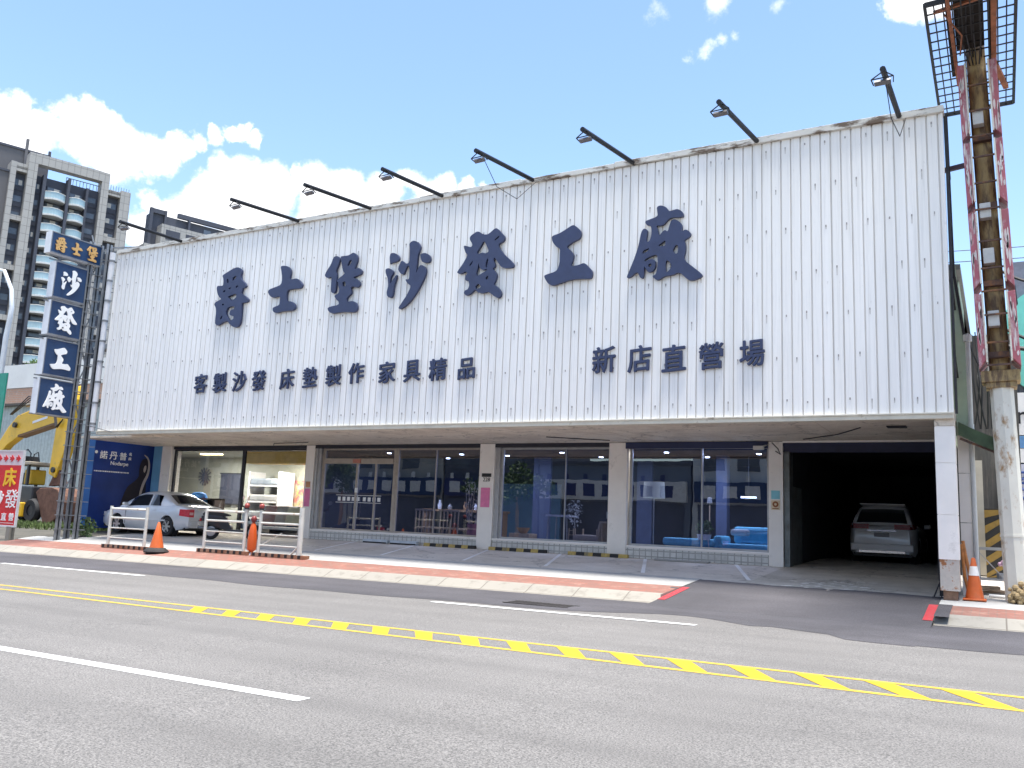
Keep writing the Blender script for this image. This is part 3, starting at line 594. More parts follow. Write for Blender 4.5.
mb = MB().box(-.66, -.47, 18.02, 18.1, 3.2, 5.3); mb.prism([(-.66, 5.3), (-.47, 5.3), (-.60, 6.6), (-.66, 7.0)], 18.02, 18.1, 'Y'); part(mb, 'side_wall', GREENW)
mb = MB(); mb.bar((-.62, 17.15, 9.1), (-.62, 17.9, 6.2), .07); mb.bar((-.60, 17.9, 6.2), (-.47, 17.98, 5.0), .05); mb.box(-.645, -.6, 17.12, 17.2, 3.5, 9.1)
for z in (4.5, 5.8, 7.2, 8.4): mb.bar((-.62, 17.15, z), (-.62, 18.0, z - .2), .05)
for i in range(12):
    x = X0 + .4 + i * 2.05; mb.bar((x, 17.15, 9.0), (x, 20.0, 6.6), .08); mb.bar((x, 17.15, 9.05), (x, 17.15, 3.6), .08)
part(mb, 'sign_back_frame', mat('dark_steel', (.04, .04, .045), .6, .4, .3, 5))
mb = MB().tube([(-.425, 17.95, .4), (-.425, 17.95, 4.95)], .045, 10); mb.lathe([(0, 4.95), (.075, 4.95), (.075, 5.08), (0, 5.1)], (-.425, 17.95, 0), 10)
mb.tube([(-.425, 17.95, 3.3), (-.425, 17.95, 3.4)], .055, 10); part(mb, 'drain_pipe', mat('grey_pvc', (.55, .56, .55), .5, 0, .1, 4), smooth=True)
# body behind the sign front
mb = MB().box(-26.3, -.56, 21.5, 34, 3.52, 6.4); part(mb, 'rear_wall', mat('grey_render', (.36, .36, .35), .8, 0, .1, 2))
mb = MB().prism([(-26.4, 6.4), (-.5, 6.4), (-.5, 6.5), (-13, 7.6), (-26.4, 6.5)], 18.1, 34, 'Y'); part(mb, 'roof', ROOFM)
# inside of the showroom
mb = MB().box(-19.1, -4.47, 28, 28.1, .5, 3.4); mb.box(-4.56, -4.47, 21.5, 28, .5, 3.4); mb.box(-19.12, -19.0, 21.3, 28, .5, 3.4); mb.box(-19.1, -4.5, 21.3, 28, 3.36, 3.4); part(mb, 'showroom_wall', DARKW)
mb = MB().box(-31, -19.12, 25, 25.1, .5, 3.4); mb.box(-31.1, -31, 21.6, 25, .5, 3.4); mb.box(-31, -26.1, 21.5, 21.6, .5, 3.4); mb.box(-19.16, -19.12, 21.5, 25, .5, 3.4); mb.box(-31, -19.13, 21.4, 25, 3.36, 3.4); part(mb, 'showroom_wall', LIGHTW)
mb = MB().box(-31, -4.5, 21.3, 28, .5, .56); part(mb, 'showroom_floor', SFLOOR)
mb = MB().box(-12.9, -12.3, 24.5, 24.6, .56, 3.36); mb.box(-10.0, -9.5, 26, 26.1, .56, 3.36); mb.box(-6.9, -6.6, 24.0, 24.3, .56, 3.36); part(mb, 'interior_partition', mat('blue_grey_partition', (.085, .11, .19), .6))
mb = MB().box(-15.5, -12.9, 26.5, 26.6, .56, 2.6); part(mb, 'interior_partition', mat('teal_partition', (.04, .12, .17), .6))
LAMP = mat('ceiling_spot_glow', (1, .93, .8), .5, emit=6)
mb = MB()
for x, y in ((-26, 23.2), (-22.5, 23.6)): mb.box(x - .5, x + .5, y - .1, y + .1, 3.33, 3.36)
part(mb, 'strip_light', mat('strip_light_glow', (1, .8, .45), .5, emit=5))
mb = MB()
for x, y in ((-17.5, 23), (-15, 23.5), (-13.6, 24), (-11.2, 23), (-10.6, 24.5), (-8, 23), (-7.3, 24.5), (-5.6, 23.5), (-16.5, 25)): mb.lathe([(0, 3.34), (.06, 3.34), (.07, 3.36)], (x, y, 0), 10)
part(mb, 'ceiling_spot', LAMP)
mb = MB().box(-23.4, -19.3, 22.4, 23.0, 2.95, 3.36); part(mb, 'ceiling_soffit', mat('warm_yellow_soffit', (.65, .45, .12), .7))
# security camera and cables under the soffit
mb = MB().box(-5.1, -4.86, 20.82, 20.92, 3.22, 3.31); mb.bar((-4.9, 20.9, 3.3), (-4.75, 21.1, 3.38), .03); part(mb, 'security_camera', mat('off_white_plastic', (.6, .6, .58), .5))
mb = MB()
for k_, pts in enumerate((((-4.7, 21.0, 3.4), (-4.55, 20.95, 3.25), (-4.5, 21.0, 3.12), (-4.62, 21.02, 3.2)), ((-3.9, 20.6, 3.43), (-3.0, 19.6, 3.42), (-2.4, 18.5, 3.43)), ((-20.6, 20.9, 3.42), (-19.9, 20.2, 3.41), (-18.4, 20.1, 3.42)), ((-9.9, 19.4, 3.42), (-8.6, 20.4, 3.425)))): part(MB().tube(pts, .012, 6), 'loose_cable', BLK)
part(MB().box(-1.9, -1.55, 18.3, 18.6, 3.42, 3.44), 'soffit_hatch', BLK)
# left end: blue mattress advertisement wall
BLUE = mat('blue_advert_wall', (.009, .038, .22), .35, 0, .25, .8); LBLUE = mat('light_blue_edge', (.05, .17, .5), .4, 0, .15, 1)
wall = thing('advertisement_wall', 'deep blue mattress advertisement wall with a woman in a dark dress at the left end of the showroom', 'advertisement wall', (-26.8, 20, .3))
def wp(t, z, d=0): return (-26.95 + .3 * t + d * .99, 18.7 + 2.6 * t, z)        # t runs from the street end to the shop front
mb = MB(); mb.add([wp(0, .5), wp(1, .5), wp(1, 3.56), wp(0, 3.56), wp(0, .5, -.12), wp(1, .5, -.12), wp(1, 3.56, -.12), wp(0, 3.56, -.12)], [(0, 1, 2, 3), (7, 6, 5, 4), (4, 5, 1, 0), (3, 2, 6, 7), (0, 3, 7, 4), (1, 5, 6, 2)])
mb.build('panel', BLUE, wall, w=1)
mb = MB().add([wp(-.015, .5, .01), wp(.10, .5, .01), wp(.10, 3.56, .01), wp(-.015, 3.56, .01)], [(0, 1, 2, 3)]); mb.build('edge_strip', LBLUE, wall, w=1)
mb = MB().box(-26.62, -26.12, 21.12, 21.2, .5, 3.44); mb.build('return_panel', mat('sky_blue_panel', (.16, .38, .62), .5, 0, .12, 1.5), wall, w=1)
mb = MB().box(-27.1, -26.75, 18.6, 18.95, .1, .5); mb.build('footing', C_WHITE, wall, w=1)
wr = (Vector(wp(1, 0)) - Vector(wp(0, 0))).normalized(); wo = wr.cross(Vector((0, 0, 1)))
WHT = mat('white_print', (.85, .85, .85), .5)
mb = MB()
for i, ch in enumerate('諾丹普'): put(mb, glyph(ch, .27, .012), Vector(wp(.23 + .135 * i, 2.98)) + wo * .012, wr, (0, 0, 1), .01, wo)
for i, ch in enumerate('名床'): put(mb, glyph(ch, .11, .012), Vector(wp(.60, 3.08 - .16 * i)) + wo * .012, wr, (0, 0, 1), .01, wo)
mb.lathe([(0, -.005), (.055, -.005), (.055, .005), (0, .005)], Vector(wp(.125, 3.06)) + wo * .012, 12, 'X')
put(mb, glyph('Nodarpe', .17, .01), Vector(wp(.46, 2.70)) + wo * .012, wr, (0, 0, 1), .01, wo)
mb.build('lettering', WHT, wall, w=1, recalc=False)
mb = MB()
rl = random.Random(8)
t = .12
while t < .58:
    L = rl.uniform(.01, .03); mb.add([wp(t, 2.40, .012), wp(t + L, 2.40, .012), wp(t + L, 2.44, .012), wp(t, 2.44, .012)], [(0, 1, 2, 3)]); t += L + .006
mb.build('small_print', WHT, wall, w=1)
def wpoly(pts, d): return [wp(a, b, d) for a, b in pts]
body = chaikin([(.50, .7), (.53, 1.4), (.60, 1.95), (.68, 2.1), (.76, 2.32), (.745, 2.6), (.77, 2.9), (.83, 3.0), (.885, 2.85), (.885, 2.5), (.86, 2.25), (.88, 1.9), (.86, 1.3), (.88, .7)], 2)
MB().add(wpoly(body, .015), [tuple(range(len(body)))]).build('printed_figure', mat('dark_dress_print', (.018, .012, .022), .5), wall, w=1)
arm = chaikin([(.80, 1.2), (.815, 1.75), (.85, 2.1), (.90, 2.4), (.905, 2.75), (.87, 3.02), (.80, 3.12), (.80, 3.08), (.86, 2.95), (.875, 2.7), (.865, 2.42), (.815, 2.15), (.785, 1.8), (.775, 1.2)], 2)
face = chaikin([(.805, 2.55), (.82, 2.72), (.845, 2.74), (.85, 2.6), (.83, 2.45)], 2)
mb = MB().add(wpoly(arm, .025), [tuple(range(len(arm)))]); mb.add(wpoly(face, .025), [tuple(range(len(face)))]); mb.build('printed_figure', mat('pale_skin_print', (.50, .42, .38), .5), wall, w=1)
# lamps that reach out over the sign front
ARM = mat('black_painted_steel', (.012, .012, .014), .5, .2, .3, 5)
spots = [-21.15, -16.48, -13.99, -11.76, -9.22, -6.74, -4.05, -1.39]
def floodlight():
    t = thing('floodlight', 'first', 'floodlight', (0, 17.1, 9.24), 0, 'floodlights reaching out over the sign front')
    MB().tube([(0, .15, -.05), (0, -2.4, -.22)], .05, 8).build('arm', ARM, t)
    mb = MB(); mb.bar((-.2, -2.28, -.32), (.15, -2.28, -.32), .016); mb.bar((-.2, -2.28, -.32), (0, -2.28, -.2), .016); mb.bar((.15, -2.28, -.32), (0, -2.28, -.2), .016); mb.bar((-.2, -2.28, -.32), (-.18, -2.14, -.36), .016); mb.bar((.15, -2.28, -.32), (.13, -2.14, -.36), .016)
    mb.build('bracket', ARM, t)
    MB().cbox((-.03, -2.2, -.36), (.26, .09, .045), (R(-25), 0, 0)).build('lamp_head', mat('grey_lamp_head', (.16, .16, .17), .4, .4), t)
    return t
fl = floodlight()
where = ['leftmost floodlight arm, above the far left end of the sign front', 'floodlight arm above the first brush character from the left', 'floodlight arm above the gap between the second and third brush characters', 'floodlight arm above the fourth brush character, fourth from the left', 'floodlight arm above the fifth brush character with a thin hanging wire', 'floodlight arm above the sixth brush character, third from the right', 'floodlight arm second from the right, right of the last brush character', 'rightmost floodlight arm, next to the sign front corner and the tall rusty pole']
for i, x in enumerate(spots):
    o = fl if i == 0 else copy_tree(fl)
    o.location.x = x; o['label'] = where[i]
    o.rotation_euler.z = [.08, -.08, -.10, -.06, -.09, -.09, -.07, -.02][i]
for i in (4, 7):
    o = [q for q in bpy.data.objects if q.get('category') == 'floodlight'][i]
    MB().tube([(0, -2.2, -.2), (.02, -1.6, -.75), (.08, -.9, -.8), (.12, -.2, -.15)], .008, 5).build('wire', ARM, o)
# ------------------------------------------------------------------ blue projecting sign on its steel mast
STEEL = mat('grey_galvanised_steel', (.22, .23, .245), .5, .3, .25, 4, dirt=(.10, .07, .05), damt=(.6, .75))
SBLUE = mat('blue_sign_face', (.012, .042, .115), .35, 0, .1, 1.5)
SWHITE = mat('white_sign_side', (.72, .72, .74), .5, 0, .08, 3)
GOLD = mat('gold_letter', (.62, .36, .12), .45, 0, .15, 8)
SW = mat('white_letter', (.86, .86, .85), .5, 0, .04, 5)
mast = thing('sign_mast', 'tall lattice steel mast with stacked blue signs at the left end of the shop', 'sign mast', (-24.85, 17.0, G(-24.85, 17)))
def mpart(mb, n, m, p=None, **k): return mb.build(n, m, p or mast, w=1, **k)
mb = MB()
for x, y in ((-24.92, 16.60), (-24.95, 16.92), (-24.6, 16.98)):
    mb.box(x - .06, x + .06, y - .02, y + .02, .1, 9.5); mb.box(x + .04, x + .06, y - .10, y + .10, .1, 9.5)
mpart(mb, 'post', STEEL)
mb = MB(); z = .5
while z < 9.4:
    mb.bar((-24.86, 16.45, z), (-24.86, 17.05, z), .03); mb.bar((-24.83, 16.9, z), (-24.3, 17.1, z), .022); z += .42
for i in range(11): mb.bar((-24.95, 16.60 if i % 2 else 16.92, .5 + .84 * i), (-24.95, 16.92 if i % 2 else 16.60, .5 + .84 * (i + 1)), .03)
mpart(mb, 'ladder_rungs', STEEL)
mb = MB()
for z in (8.72, 8.6, 7.38, 7.3, 6.24, 6.14, 5.02, 4.92, 3.86): mb.bar((-24.95, 16.8, z), (-24.95, 15.3, z), .035)
for z in (9.0, 8.0, 6.8, 5.6, 4.4): mb.bar((-24.95, 16.5, z + .2), (-24.95, 16.85, z + .25), .03); mb.bar((-24.8, 16.9, z), (-24.2, 17.1, z - .1), .03)
mb.bar((-24.9, 16.9, 3.75), (-23.3, 16.9, 3.45), .02); mb.bar((-24.85, 17.1, 9.25), (-23.6, 17.3, 9.4), .05); mb.bar((-24.85, 17.1, 9.45), (-22.9, 17.8, 9.5), .04)
mpart(mb, 'sign_bracket', STEEL)
def mast_panel(y0, y1, z0, z1, letters, m):
    mb = MB().box(-25.1, -24.8, y0, y1, z0, z1); mb.mi = [0] * 6; mb.mi[5] = 1        # +X face is blue
    mb.mi = [0, 0, 0, 0, 0, 1]
    p = mpart(mb, 'sign_panel', [SWHITE, SBLUE])
    fr = MB(); fr.box(-24.8, -24.78, y0, y1, z1 - .03, z1); fr.box(-24.8, -24.78, y0, y1, z0, z0 + .03); fr.box(-24.8, -24.779, y1 - .02, y1, z0 + .03, z1 - .03); fr.box(-24.8, -24.779, y0, y0 + .02, z0 + .03, z1 - .03); mpart(fr, 'sign_frame', STEEL, p)
    for ch, y, z, h, wd in letters:
        mb = MB(); put(mb, glyph(ch, h, .02, w=wd), (-24.775, y, z), (0, 1, 0), (0, 0, 1), .03); mpart(mb, 'sign_letter', m, p, recalc=False)
mast_panel(15.2, 16.9, 8.76, 9.42, [('jue', 15.52, 9.07, .46, .38), ('shi', 16.04, 9.08, .40, .36), ('bao', 16.56, 9.08, .48, .38)], GOLD)
mast_panel(15.44, 16.5, 7.43, 8.55, [('sha', 15.98, 7.98, .82, .66)], SW)
mast_panel(15.44, 16.5, 6.28, 7.34, [('fa', 15.97, 6.81, .84, .72)], SW)
mast_panel(15.44, 16.5, 5.05, 6.17, [('gong', 15.97, 5.6, .70, .66)], SW)
mast_panel(15.40, 16.5, 3.86, 4.95, [('chang', 15.96, 4.4, .84, .76)], SW)
pipe = thing('drain_pipe', 'white downpipe with dark clamp bands beside the steel mast and the sign front', 'drain pipe', (-24.38, 17.0, 3.4))
MB().tube([(-24.38, 17.0, 3.5), (-24.38, 17.0, 9.2)], .085, 12).build('pipe', mat('chalky_white_pipe', (.66, .66, .68), .6, 0, .1, 3, dirt=(.3, .27, .25), damt=(.56, .7), dscale=2), pipe, smooth=True, w=1)
mb = MB()
for i in range(9): mb.tube([(-24.38, 17.0, 3.7 + i * .65), (-24.38, 17.0, 3.76 + i * .65)], .1, 12)
mb.build('clamp', STEEL, pipe, w=1)

# ------------------------------------------------------------------ red roadside sign
rs_ = thing('street_sign', 'red upright sign board with yellow and white lettering under a pink row of arrows', 'sign board', (-28.82, 17.2, G(-29, 17.2)), R(4))
RED = mat('red_sign_face', (.62, .012, .02), .4, 0, .08, 1.5)
MB().box(-.95, .72, -.03, .03, .50, 2.46).build('panel', RED, rs_)
MB().box(-.95, .72, -.031, .031, 2.46, 2.92).build('arrow_panel', mat('pale_pink_panel', (.74, .60, .64), .5, 0, .06, 2), rs_)
mb = MB(); mb.box(.72, .76, -.04, .04, .44, 2.96); mb.box(-.99, -.95, -.04, .04, .44, 2.96); mb.box(-.95, .72, -.04, .04, 2.92, 2.96); mb.box(-.95, .72, -.04, .04, .44, .50)
mb.build('frame', SWHITE, rs_)
mb = MB()
for i in range(5):
    x = -.72 + i * .31; z = 2.68
    ar = [(-.12, .05), (-.02, .05), (-.02, .12), (.12, 0), (-.02, -.12), (-.02, -.05), (-.12, -.05), (-.08, 0)]
    mb.prism([(x + a, z + b) for a, b in ar], -.045, -.03, 'Y')
mb.build('arrow', RED, rs_)
YL = mat('yellow_sign_letter', (.85, .50, .02), .5)
mb = MB(); put(mb, glyph('床', .62, .03), (.22, -.038, 2.06), (1, 0, 0), (0, 0, 1), .014); put(mb, glyph('床', .1, .03), (-5, 5, -5), (1, 0, 0), (0, 0, 1), .01) if 0 else None
mb.build('lettering', YL, rs_, recalc=False)
mb = MB(); put(mb, glyph('sha', .50, .03, w=.44), (-.18, -.038, 1.36), (1, 0, 0), (0, 0, 1), .014); put(mb, glyph('發', .60, .006), (.42, -.038, 1.36), (1, 0, 0), (0, 0, 1), .014)
for i, ch in enumerate('工廠直營'): put(mb, glyph(ch, .25, .02), (-.58 + i * .37, -.038, .77), (1, 0, 0), (0, 0, 1), .014)
mb.box(-.9, .66, -.038, -.03, .56, .575)
mb.build('lettering', SW, rs_, recalc=False)
for x in (.53, -.76): MB().box(x - .09, x + .09, -.09, .09, -.15, .46).build('concrete_foot', C_KERB, rs_)

# ------------------------------------------------------------------ barriers, cones, wheel stops
CREAM = mat('cream_painted_steel', (.66, .65, .58), .5, 0, .1, 4, dirt=(.36, .22, .12), damt=(.58, .7), dscale=5)
def barrier(label, x0, x1, y, thick=False):
    z = G((x0 + x1) / 2, y); L = x1 - x0
    t = thing('railing_barrier', label, 'barrier', (x0, y, z), 0, 'railing barriers on the red pavers')
    for k, x in enumerate((0, L)):
        big = thick and k
        MB().tube([(x, 0, .05), (x, 0, 1.15 + (.1 if big else 0))], .065 if big else .042, 10).build('post', CREAM, t, smooth=True)
    mb = MB()
    for zz, r in ((1.08, .028), (.83, .028), (.55, .018), (.28, .018)): mb.tube([(0, 0, zz), (L, 0, zz)], r, 8)
    if thick: mb.tube([(L * .55, .0, .6), (.1, .02, .3)], .012, 6); mb.tube([(L, 0, .35), (L - .28, 0, .08)], .022, 6)
    mb.build('rail', CREAM, t, smooth=True)
    mb = MB().box(-.15, L + .25, -.1, .1, 0, .09); x = -.1; mb.cur = 1
    while x < L + .15: mb.box(x, x + .09, -.104, -.0, .012, .094); x += .215
    mb.build('base', [mat('orange_brown_base', (.28, .13, .07), .8, 0, .2, 8, dirt=(.34, .25, .18), damt=(.5, .7)), mat('black_rubber', (.018, .016, .016), .8)], t)
    return t
b1 = barrier('railing barrier in front of the silver sedan, left of the black-footed cone', -21.8, -20.3, 16.1)
b2 = barrier('middle railing barrier in front of the dark scooter, red dome on its right post', -18.4, -16.95, 16.45)
b3 = barrier('right railing barrier with a thick right post and a red dome on its left post', -16.38, -15.02, 16.4, True)
REDL = mat('red_beacon_lens', (.34, .07, .06), .25, 0, .1, 8)
def beacon(x, y, z, label):
    t = thing('warning_beacon', label, 'beacon', (x, y, z), 0, 'red domes on the barrier posts')
    MB().lathe([(0, 0), (.06, 0), (.06, .03), (.045, .04), (0, .04)], n=12).build('base', BLK, t)
    MB().ball((0, 0, .095), .068, 14).build('lens', REDL, t, smooth=True)
zb2 = G(-17.7, 16.45)
beacon(-16.95, 16.45, zb2 + 1.15, 'red dome beacon on the right post of the middle barrier')
beacon(-16.38, 16.4, G(-15.8, 16.4) + 1.15, 'red dome beacon on the left post of the right barrier')
ORANGE = mat('faded_orange_plastic', (.55, .11, .018), .5, 0, .12, 5, dirt=(.42, .14, .06), damt=(.5, .75))
CWH = mat('cone_white_band', (.8, .78, .74), .5, 0, .06, 6)
def cone(x, y, h, label, foot, band, bw):
    t = thing('traffic_cone', label, 'traffic cone', (x, y, G(x, y) + .006))
    r0, r1 = bw * .42, .03
    f = lambda z: r0 + (r1 - r0) * z / h
    hb = .09 if foot else .03
    MB().lathe([(f(hb), hb), (f(h * .55), h * .55), (f(h * .56), h * .56), (f(h * .97), h * .97), (f(h) * .6, h), (0, h)], n=24).build('body', ORANGE, t, smooth=True)
    if band: MB().lathe([(f(h * .58) + .004, h * .58), (f(h * .80) + .004, h * .80)], n=24).build('white_band', CWH, t, smooth=True)
    if foot:
        mb = MB().lathe([(0, .0), (bw * .62, 0), (bw * .64, .04), (bw * .55, .09), (bw * .45, .13), (bw * .35, .14)], n=8); mb.build('weight_foot', mat('black_rubber_foot', (.02, .018, .018), .8, 0, .3, 8), t)
    else: MB().box(-bw / 2, bw / 2, -bw / 2, bw / 2, 0, .03).build('base', CWH if False else ORANGE, t, bevel=.01)
cone(-19.42, 15.8, .80, 'faded orange traffic cone on a black rubber foot beside the left barrier', True, False, .5)
cone(-.46, 17.32, .72, 'orange traffic cone with a white band between the rusty column and the sign pole', False, True, .36)
t = thing('marker_post', 'orange plastic marker post with a dark head between two barriers', 'marker post', (-16.72, 16.5, G(-16.72, 16.5)))
MB().lathe([(.03, .05), (.06, .09), (.115, .14), (.12, .4), (.085, .66), (.06, .78), (.02, .84)], n=14).build('body', mat('bright_orange_plastic', (.58, .09, .01), .4, 0, .08, 5), t, smooth=True)
MB().lathe([(0, 0), (.1, 0), (.09, .04), (.04, .08), (0, .08)], n=12).build('foot', SWHITE, t)
MB().ball((0, 0, .90), .075, 12, (1, 1, 1.2)).build('head', mat('maroon_head', (.20, .03, .03), .4), t, smooth=True)
YB = mat('yellow_stop_paint', (.50, .36, .10), .6, 0, .15, 8, dirt=(.2, .17, .1), damt=(.52, .68)); BB = mat('black_stop_rubber', (.025, .024, .024), .7, 0, .2, 8)
def wheelstop(x0, x1, label):
    t = thing('wheel_stop', label, 'wheel stop', (x0, 20.92, G(x0, 20.92)), 0, 'wheel stops along the shop front')
    L = x1 - x0; n = int(L / .21); mb = MB()
    for i in range(n):
        a = i * L / n; q = mb; mb.cur = i % 2
        q.prism([(-.07, 0), (.07, 0), (.05, .09), (-.05, .09)], a + .002, a + L / n - .002, 'X')
    mb.build('striped_block', [YB, BB], t)
wheelstop(-14.45, -12.75, 'yellow and black wheel stop under the window with the red vase')
wheelstop(-12.3, -10.55, 'yellow and black wheel stop just right of the pier with the pink notice')
wheelstop(-9.9, -8.25, 'yellow and black wheel stop farthest right, beside the pier left of the blue sofas')
for a, b, lb in ((-16.65, -15.75, 'blue-white parking kerb block below the glass door, left one'), (-15.65, -14.7, 'blue-white parking kerb block below the glass door, right one')):
    t = thing('kerb_block', lb, 'kerb block', (a, 20.92, G(a, 20.92)), 0, 'pale kerb blocks at the door')
    MB().box(0, b - a, -.07, .07, 0, .11).build('block', mat('blue_white_block', (.50, .56, .62), .6, 0, .15, 5), t, bevel=.015)
    MB().box(.02, b - a - .02, -.074, -.07, .0, .04).build('painted_shadow_strip', BB, t)  # solid dark strip painted as the shade under the block
t = thing('kerb_block', 'long flat white kerb block below the blue sofa window', 'kerb block', (-7.5, 20.85, G(-7.5, 20.85)))
MB().box(0, 1.35, -.1, .1, 0, .05).build('block', C_WHITE, t, bevel=.012)

# ------------------------------------------------------------------ cars
PLATE = mat('white_number_plate', (.75, .75, .75), .4); TYRE = mat('tyre_rubber', (.018, .018, .019), .8, 0, .2, 8); ALLOY = mat('alloy_rim', (.55, .55, .57), .3, .8, .05, 6)
CGL = m_glass('car_window_glass', (.15, .16, .18), 1., 1.9); TRIMB = mat('black_car_trim', (.015, .015, .016), .5)
TAIL = mat('red_tail_lamp', (.60, .05, .07), .15, 0, .15, 20, coat=.5); CHROME = mat('chrome', (.75, .75, .76), .12, 1.)
def lerp(tab, x):
    for (a, va), (b, vb) in zip(tab, tab[1:]):
        if x <= b: 
            t = (x - a) / (b - a); t = max(0, min(1, t)); return va + (vb - va) * t
    return tab[-1][1]
def car(t, paint, L, W, belt, roof, wb_x, wheel_r, arch, tumb=.74):
    # x: 0 = rear bumper, L = front bumper; y left; belt: height of hood / sill line / deck; roof: cabin profile
    hw = W / 2
    def half(x):
        e = min(x, L - x)
        return hw * (1 - .20 * max(0, 1 - e / .55) ** 2.2)
    def zbot(x):
        z = .19 + .10 * max(0, 1 - min(x, L - x) / .5)
        for c in wb_x:
            d = abs(x - c)
            if d < arch: z = max(z, wheel_r + math.sqrt(arch * arch - d * d) * .97)
        return z
    xs = sorted(set([0, .03, .08, .15, .25] + [L - q for q in (0, .03, .08, .15, .25)] + [.3 + (L - .6) * i / 70 for i in range(71)] + [c + s_ * arch * .999 for c in wb_x for s_ in (-1, 1)]))
    rows = []
    for x in xs:
        w = half(x); zt = lerp(belt, x); zb = zbot(x); e = min(x, L - x)
        sec = [(.90 * w, zb), (.985 * w, max(zb, .33)), (w, max(zb, .52)), (.995 * w, max(zb, min(zt - .16, .68))), (.975 * w, max(zb + .01, zt - .07)), (.93 * w, zt - .015), (.86 * w, zt), (.45 * w, zt + .018), (0, zt + .022)]
        rows.append([(x, y, z) for y, z in sec])
    vs = []; fs = []
    m = len(rows[0])
    for r_ in rows: vs += r_ + [(x, -y, z) for x, y, z in r_]
    K = 2 * m
    for i in range(len(rows) - 1):
        for side in (0, m):
            for j in range(m - 1):
                a = i * K + side + j
                fs.append((a, a + 1, a + K + 1, a + K))
        a = i * K; fs.append((a, a + K, a + K + m, a + m)) if 0 else None
    for i in (0, len(rows) - 1):
        b = i * K; fs.append(tuple([b + j for j in range(m)] + [b + m + j for j in range(m - 1, -1, -1)]))
    mb = MB().add(vs, fs)
    # cabin shell
    x0, x1 = roof[0][0], roof[-1][0]
    cx = [x0 + (x1 - x0) * i / 40 for i in range(41)]
    def csec(x):
        zt = lerp(belt, x) - .012; zr_ = lerp(roof, x); h = max(0.0, zr_ - zt); w = hw * .90; 
        k = min(1, h / .30); wr = w * (1 - (1 - tumb) * min(1, h / .45))
        return w, wr, zt, zr_
    cr = []
    for x in cx:
        w, wr, zt, z2 = csec(x); h = z2 - zt
        cr.append([(x, w, zt), (x, w + (wr - w) * .35, zt + h * .38), (x, w + (wr - w) * .75, zt + h * .78), (x, wr * .97, zt + h * .92), (x, wr * .86, zt + h * .985), (x, wr * .4, z2 + .012 * min(1, h * 4)), (x, 0, z2 + .016 * min(1, h * 4))])
    vs = []; fs = []; m2 = 7; K = 14
    for r_ in cr: vs += r_ + [(x, -y, z) for x, y, z in r_]
    for i in range(40):
        for side in (0, m2):
            for j in range(6): a = i * K + side + j; fs.append((a, a + 1, a + K + 1, a + K))
    mb.add(vs, fs)
    body = mb.build('body', paint, t, smooth=True)
    # underbody and wheel houses
    mb = MB().box(.12, L - .12, -hw * .84, hw * .84, .2, .5); mb.build('underbody', TRIMB, t)
    def side_glass(a, b, lo, hi, s, lean=(0, 0)):
        mb = MB(); n = 8; vs = []; fs = []
        for i in range(n + 1):
            for q in (0, 1):
                u = i / n; x = a + (b - a) * u + (lean[0] if i == 0 else lean[1] if i == n else 0) * q
                w, wr, zt, z2 = csec(x); h = z2 - zt
                f = lo if q == 0 else hi
                z = zt + h * f
                if f > .75: y = w + (wr - w) * .75
                else: y = w + (wr - w) * f / .78 * .75
                vs.append((x, s * (y + .012), z))
        for i in range(n): fs.append((2 * i, 2 * i + 2, 2 * i + 3, 2 * i + 1))
        o = MB().add(vs, fs).build('side_window', CGL, t); 
        for p in o.data.polygons: p.use_smooth = True
    def screen(a, b, name, k=.82):
        vs = []; fs = []
        for i in range(7):
            x = a + (b - a) * i / 6
            w, wr, zt, z2 = csec(x); 
            for j in range(9):
                y = -1 + 2 * j / 8; vs.append((x, y * wr * k, z2 + .026 - .02 * y * y))
        for i in range(6):
            for j in range(8): q = i * 9 + j; fs.append((q, q + 1, q + 10, q + 9))
        o = MB().add(vs, fs).build(name, CGL, t)
        for p in o.data.polygons: p.use_smooth = True
    for c in wb_x:
        for s in (-1, 1):
            y = s * (hw - .11)
            wl = thing('wheel', '', '', (c, y, wheel_r)); del wl['label']; del wl['category']
            wl.parent = t
            MB().lathe([(wheel_r * .62, -.10), (wheel_r * .95, -.10), (wheel_r, -.07), (wheel_r, .07), (wheel_r * .95, .10), (wheel_r * .62, .10)], (0, 0, 0), 28, 'Y').build('tyre', TYRE, wl, smooth=True)
            mb = MB().lathe([(wheel_r * .66, s * .085), (wheel_r * .6, s * .07), (wheel_r * .58, s * .01)], (0, 0, 0), 28, 'Y'); mb.lathe([(0, s * .085), (.05, s * .085), (.06, s * .06), (0, s * .06)], (0, 0, 0), 14, 'Y')
            for k in range(6):
                a = 2 * PI * k / 6; mb.bar((0, s * .072, 0), (math.cos(a) * wheel_r * .62, s * .078, math.sin(a) * wheel_r * .62), .06, .03, up=(0, 1, 0))
            mb.build('rim', ALLOY, wl, smooth=False)
            MB().lathe([(0, 0), (wheel_r * .58, 0)], (0, s * .02, 0), 20, 'Y').build('brake_disc', TRIMB, wl)
            MB().lathe([(wheel_r * .5, -s * .14), (arch * .985, -s * .14), (arch * .985, s * .02)], (c, y, wheel_r), 24, 'Y').build('wheel_housing', TRIMB, t)
    return half, csec, side_glass, screen
SILVER = mat('silver_car_paint', (.64, .66, .69), .28, .25, .03, 3, coat=.8)
sed = thing('parked_car', 'silver four-door sedan with red tail lamps parked in front of the left window', 'car', (-22.1, 19.75, .39), PI - R(2)); sed.scale = (.98, .98, .98)
belt = [(0, .86), (.05, .93), (.25, .98), (.7, .985), (1.2, .94), (3.2, .90), (3.6, .86), (4.1, .74), (4.32, .60), (4.4, .50)]
roof = [(.55, .985), (1.0, 1.20), (1.35, 1.37), (1.7, 1.425), (2.3, 1.42), (2.65, 1.35), (3.05, 1.13), (3.42, .90)]
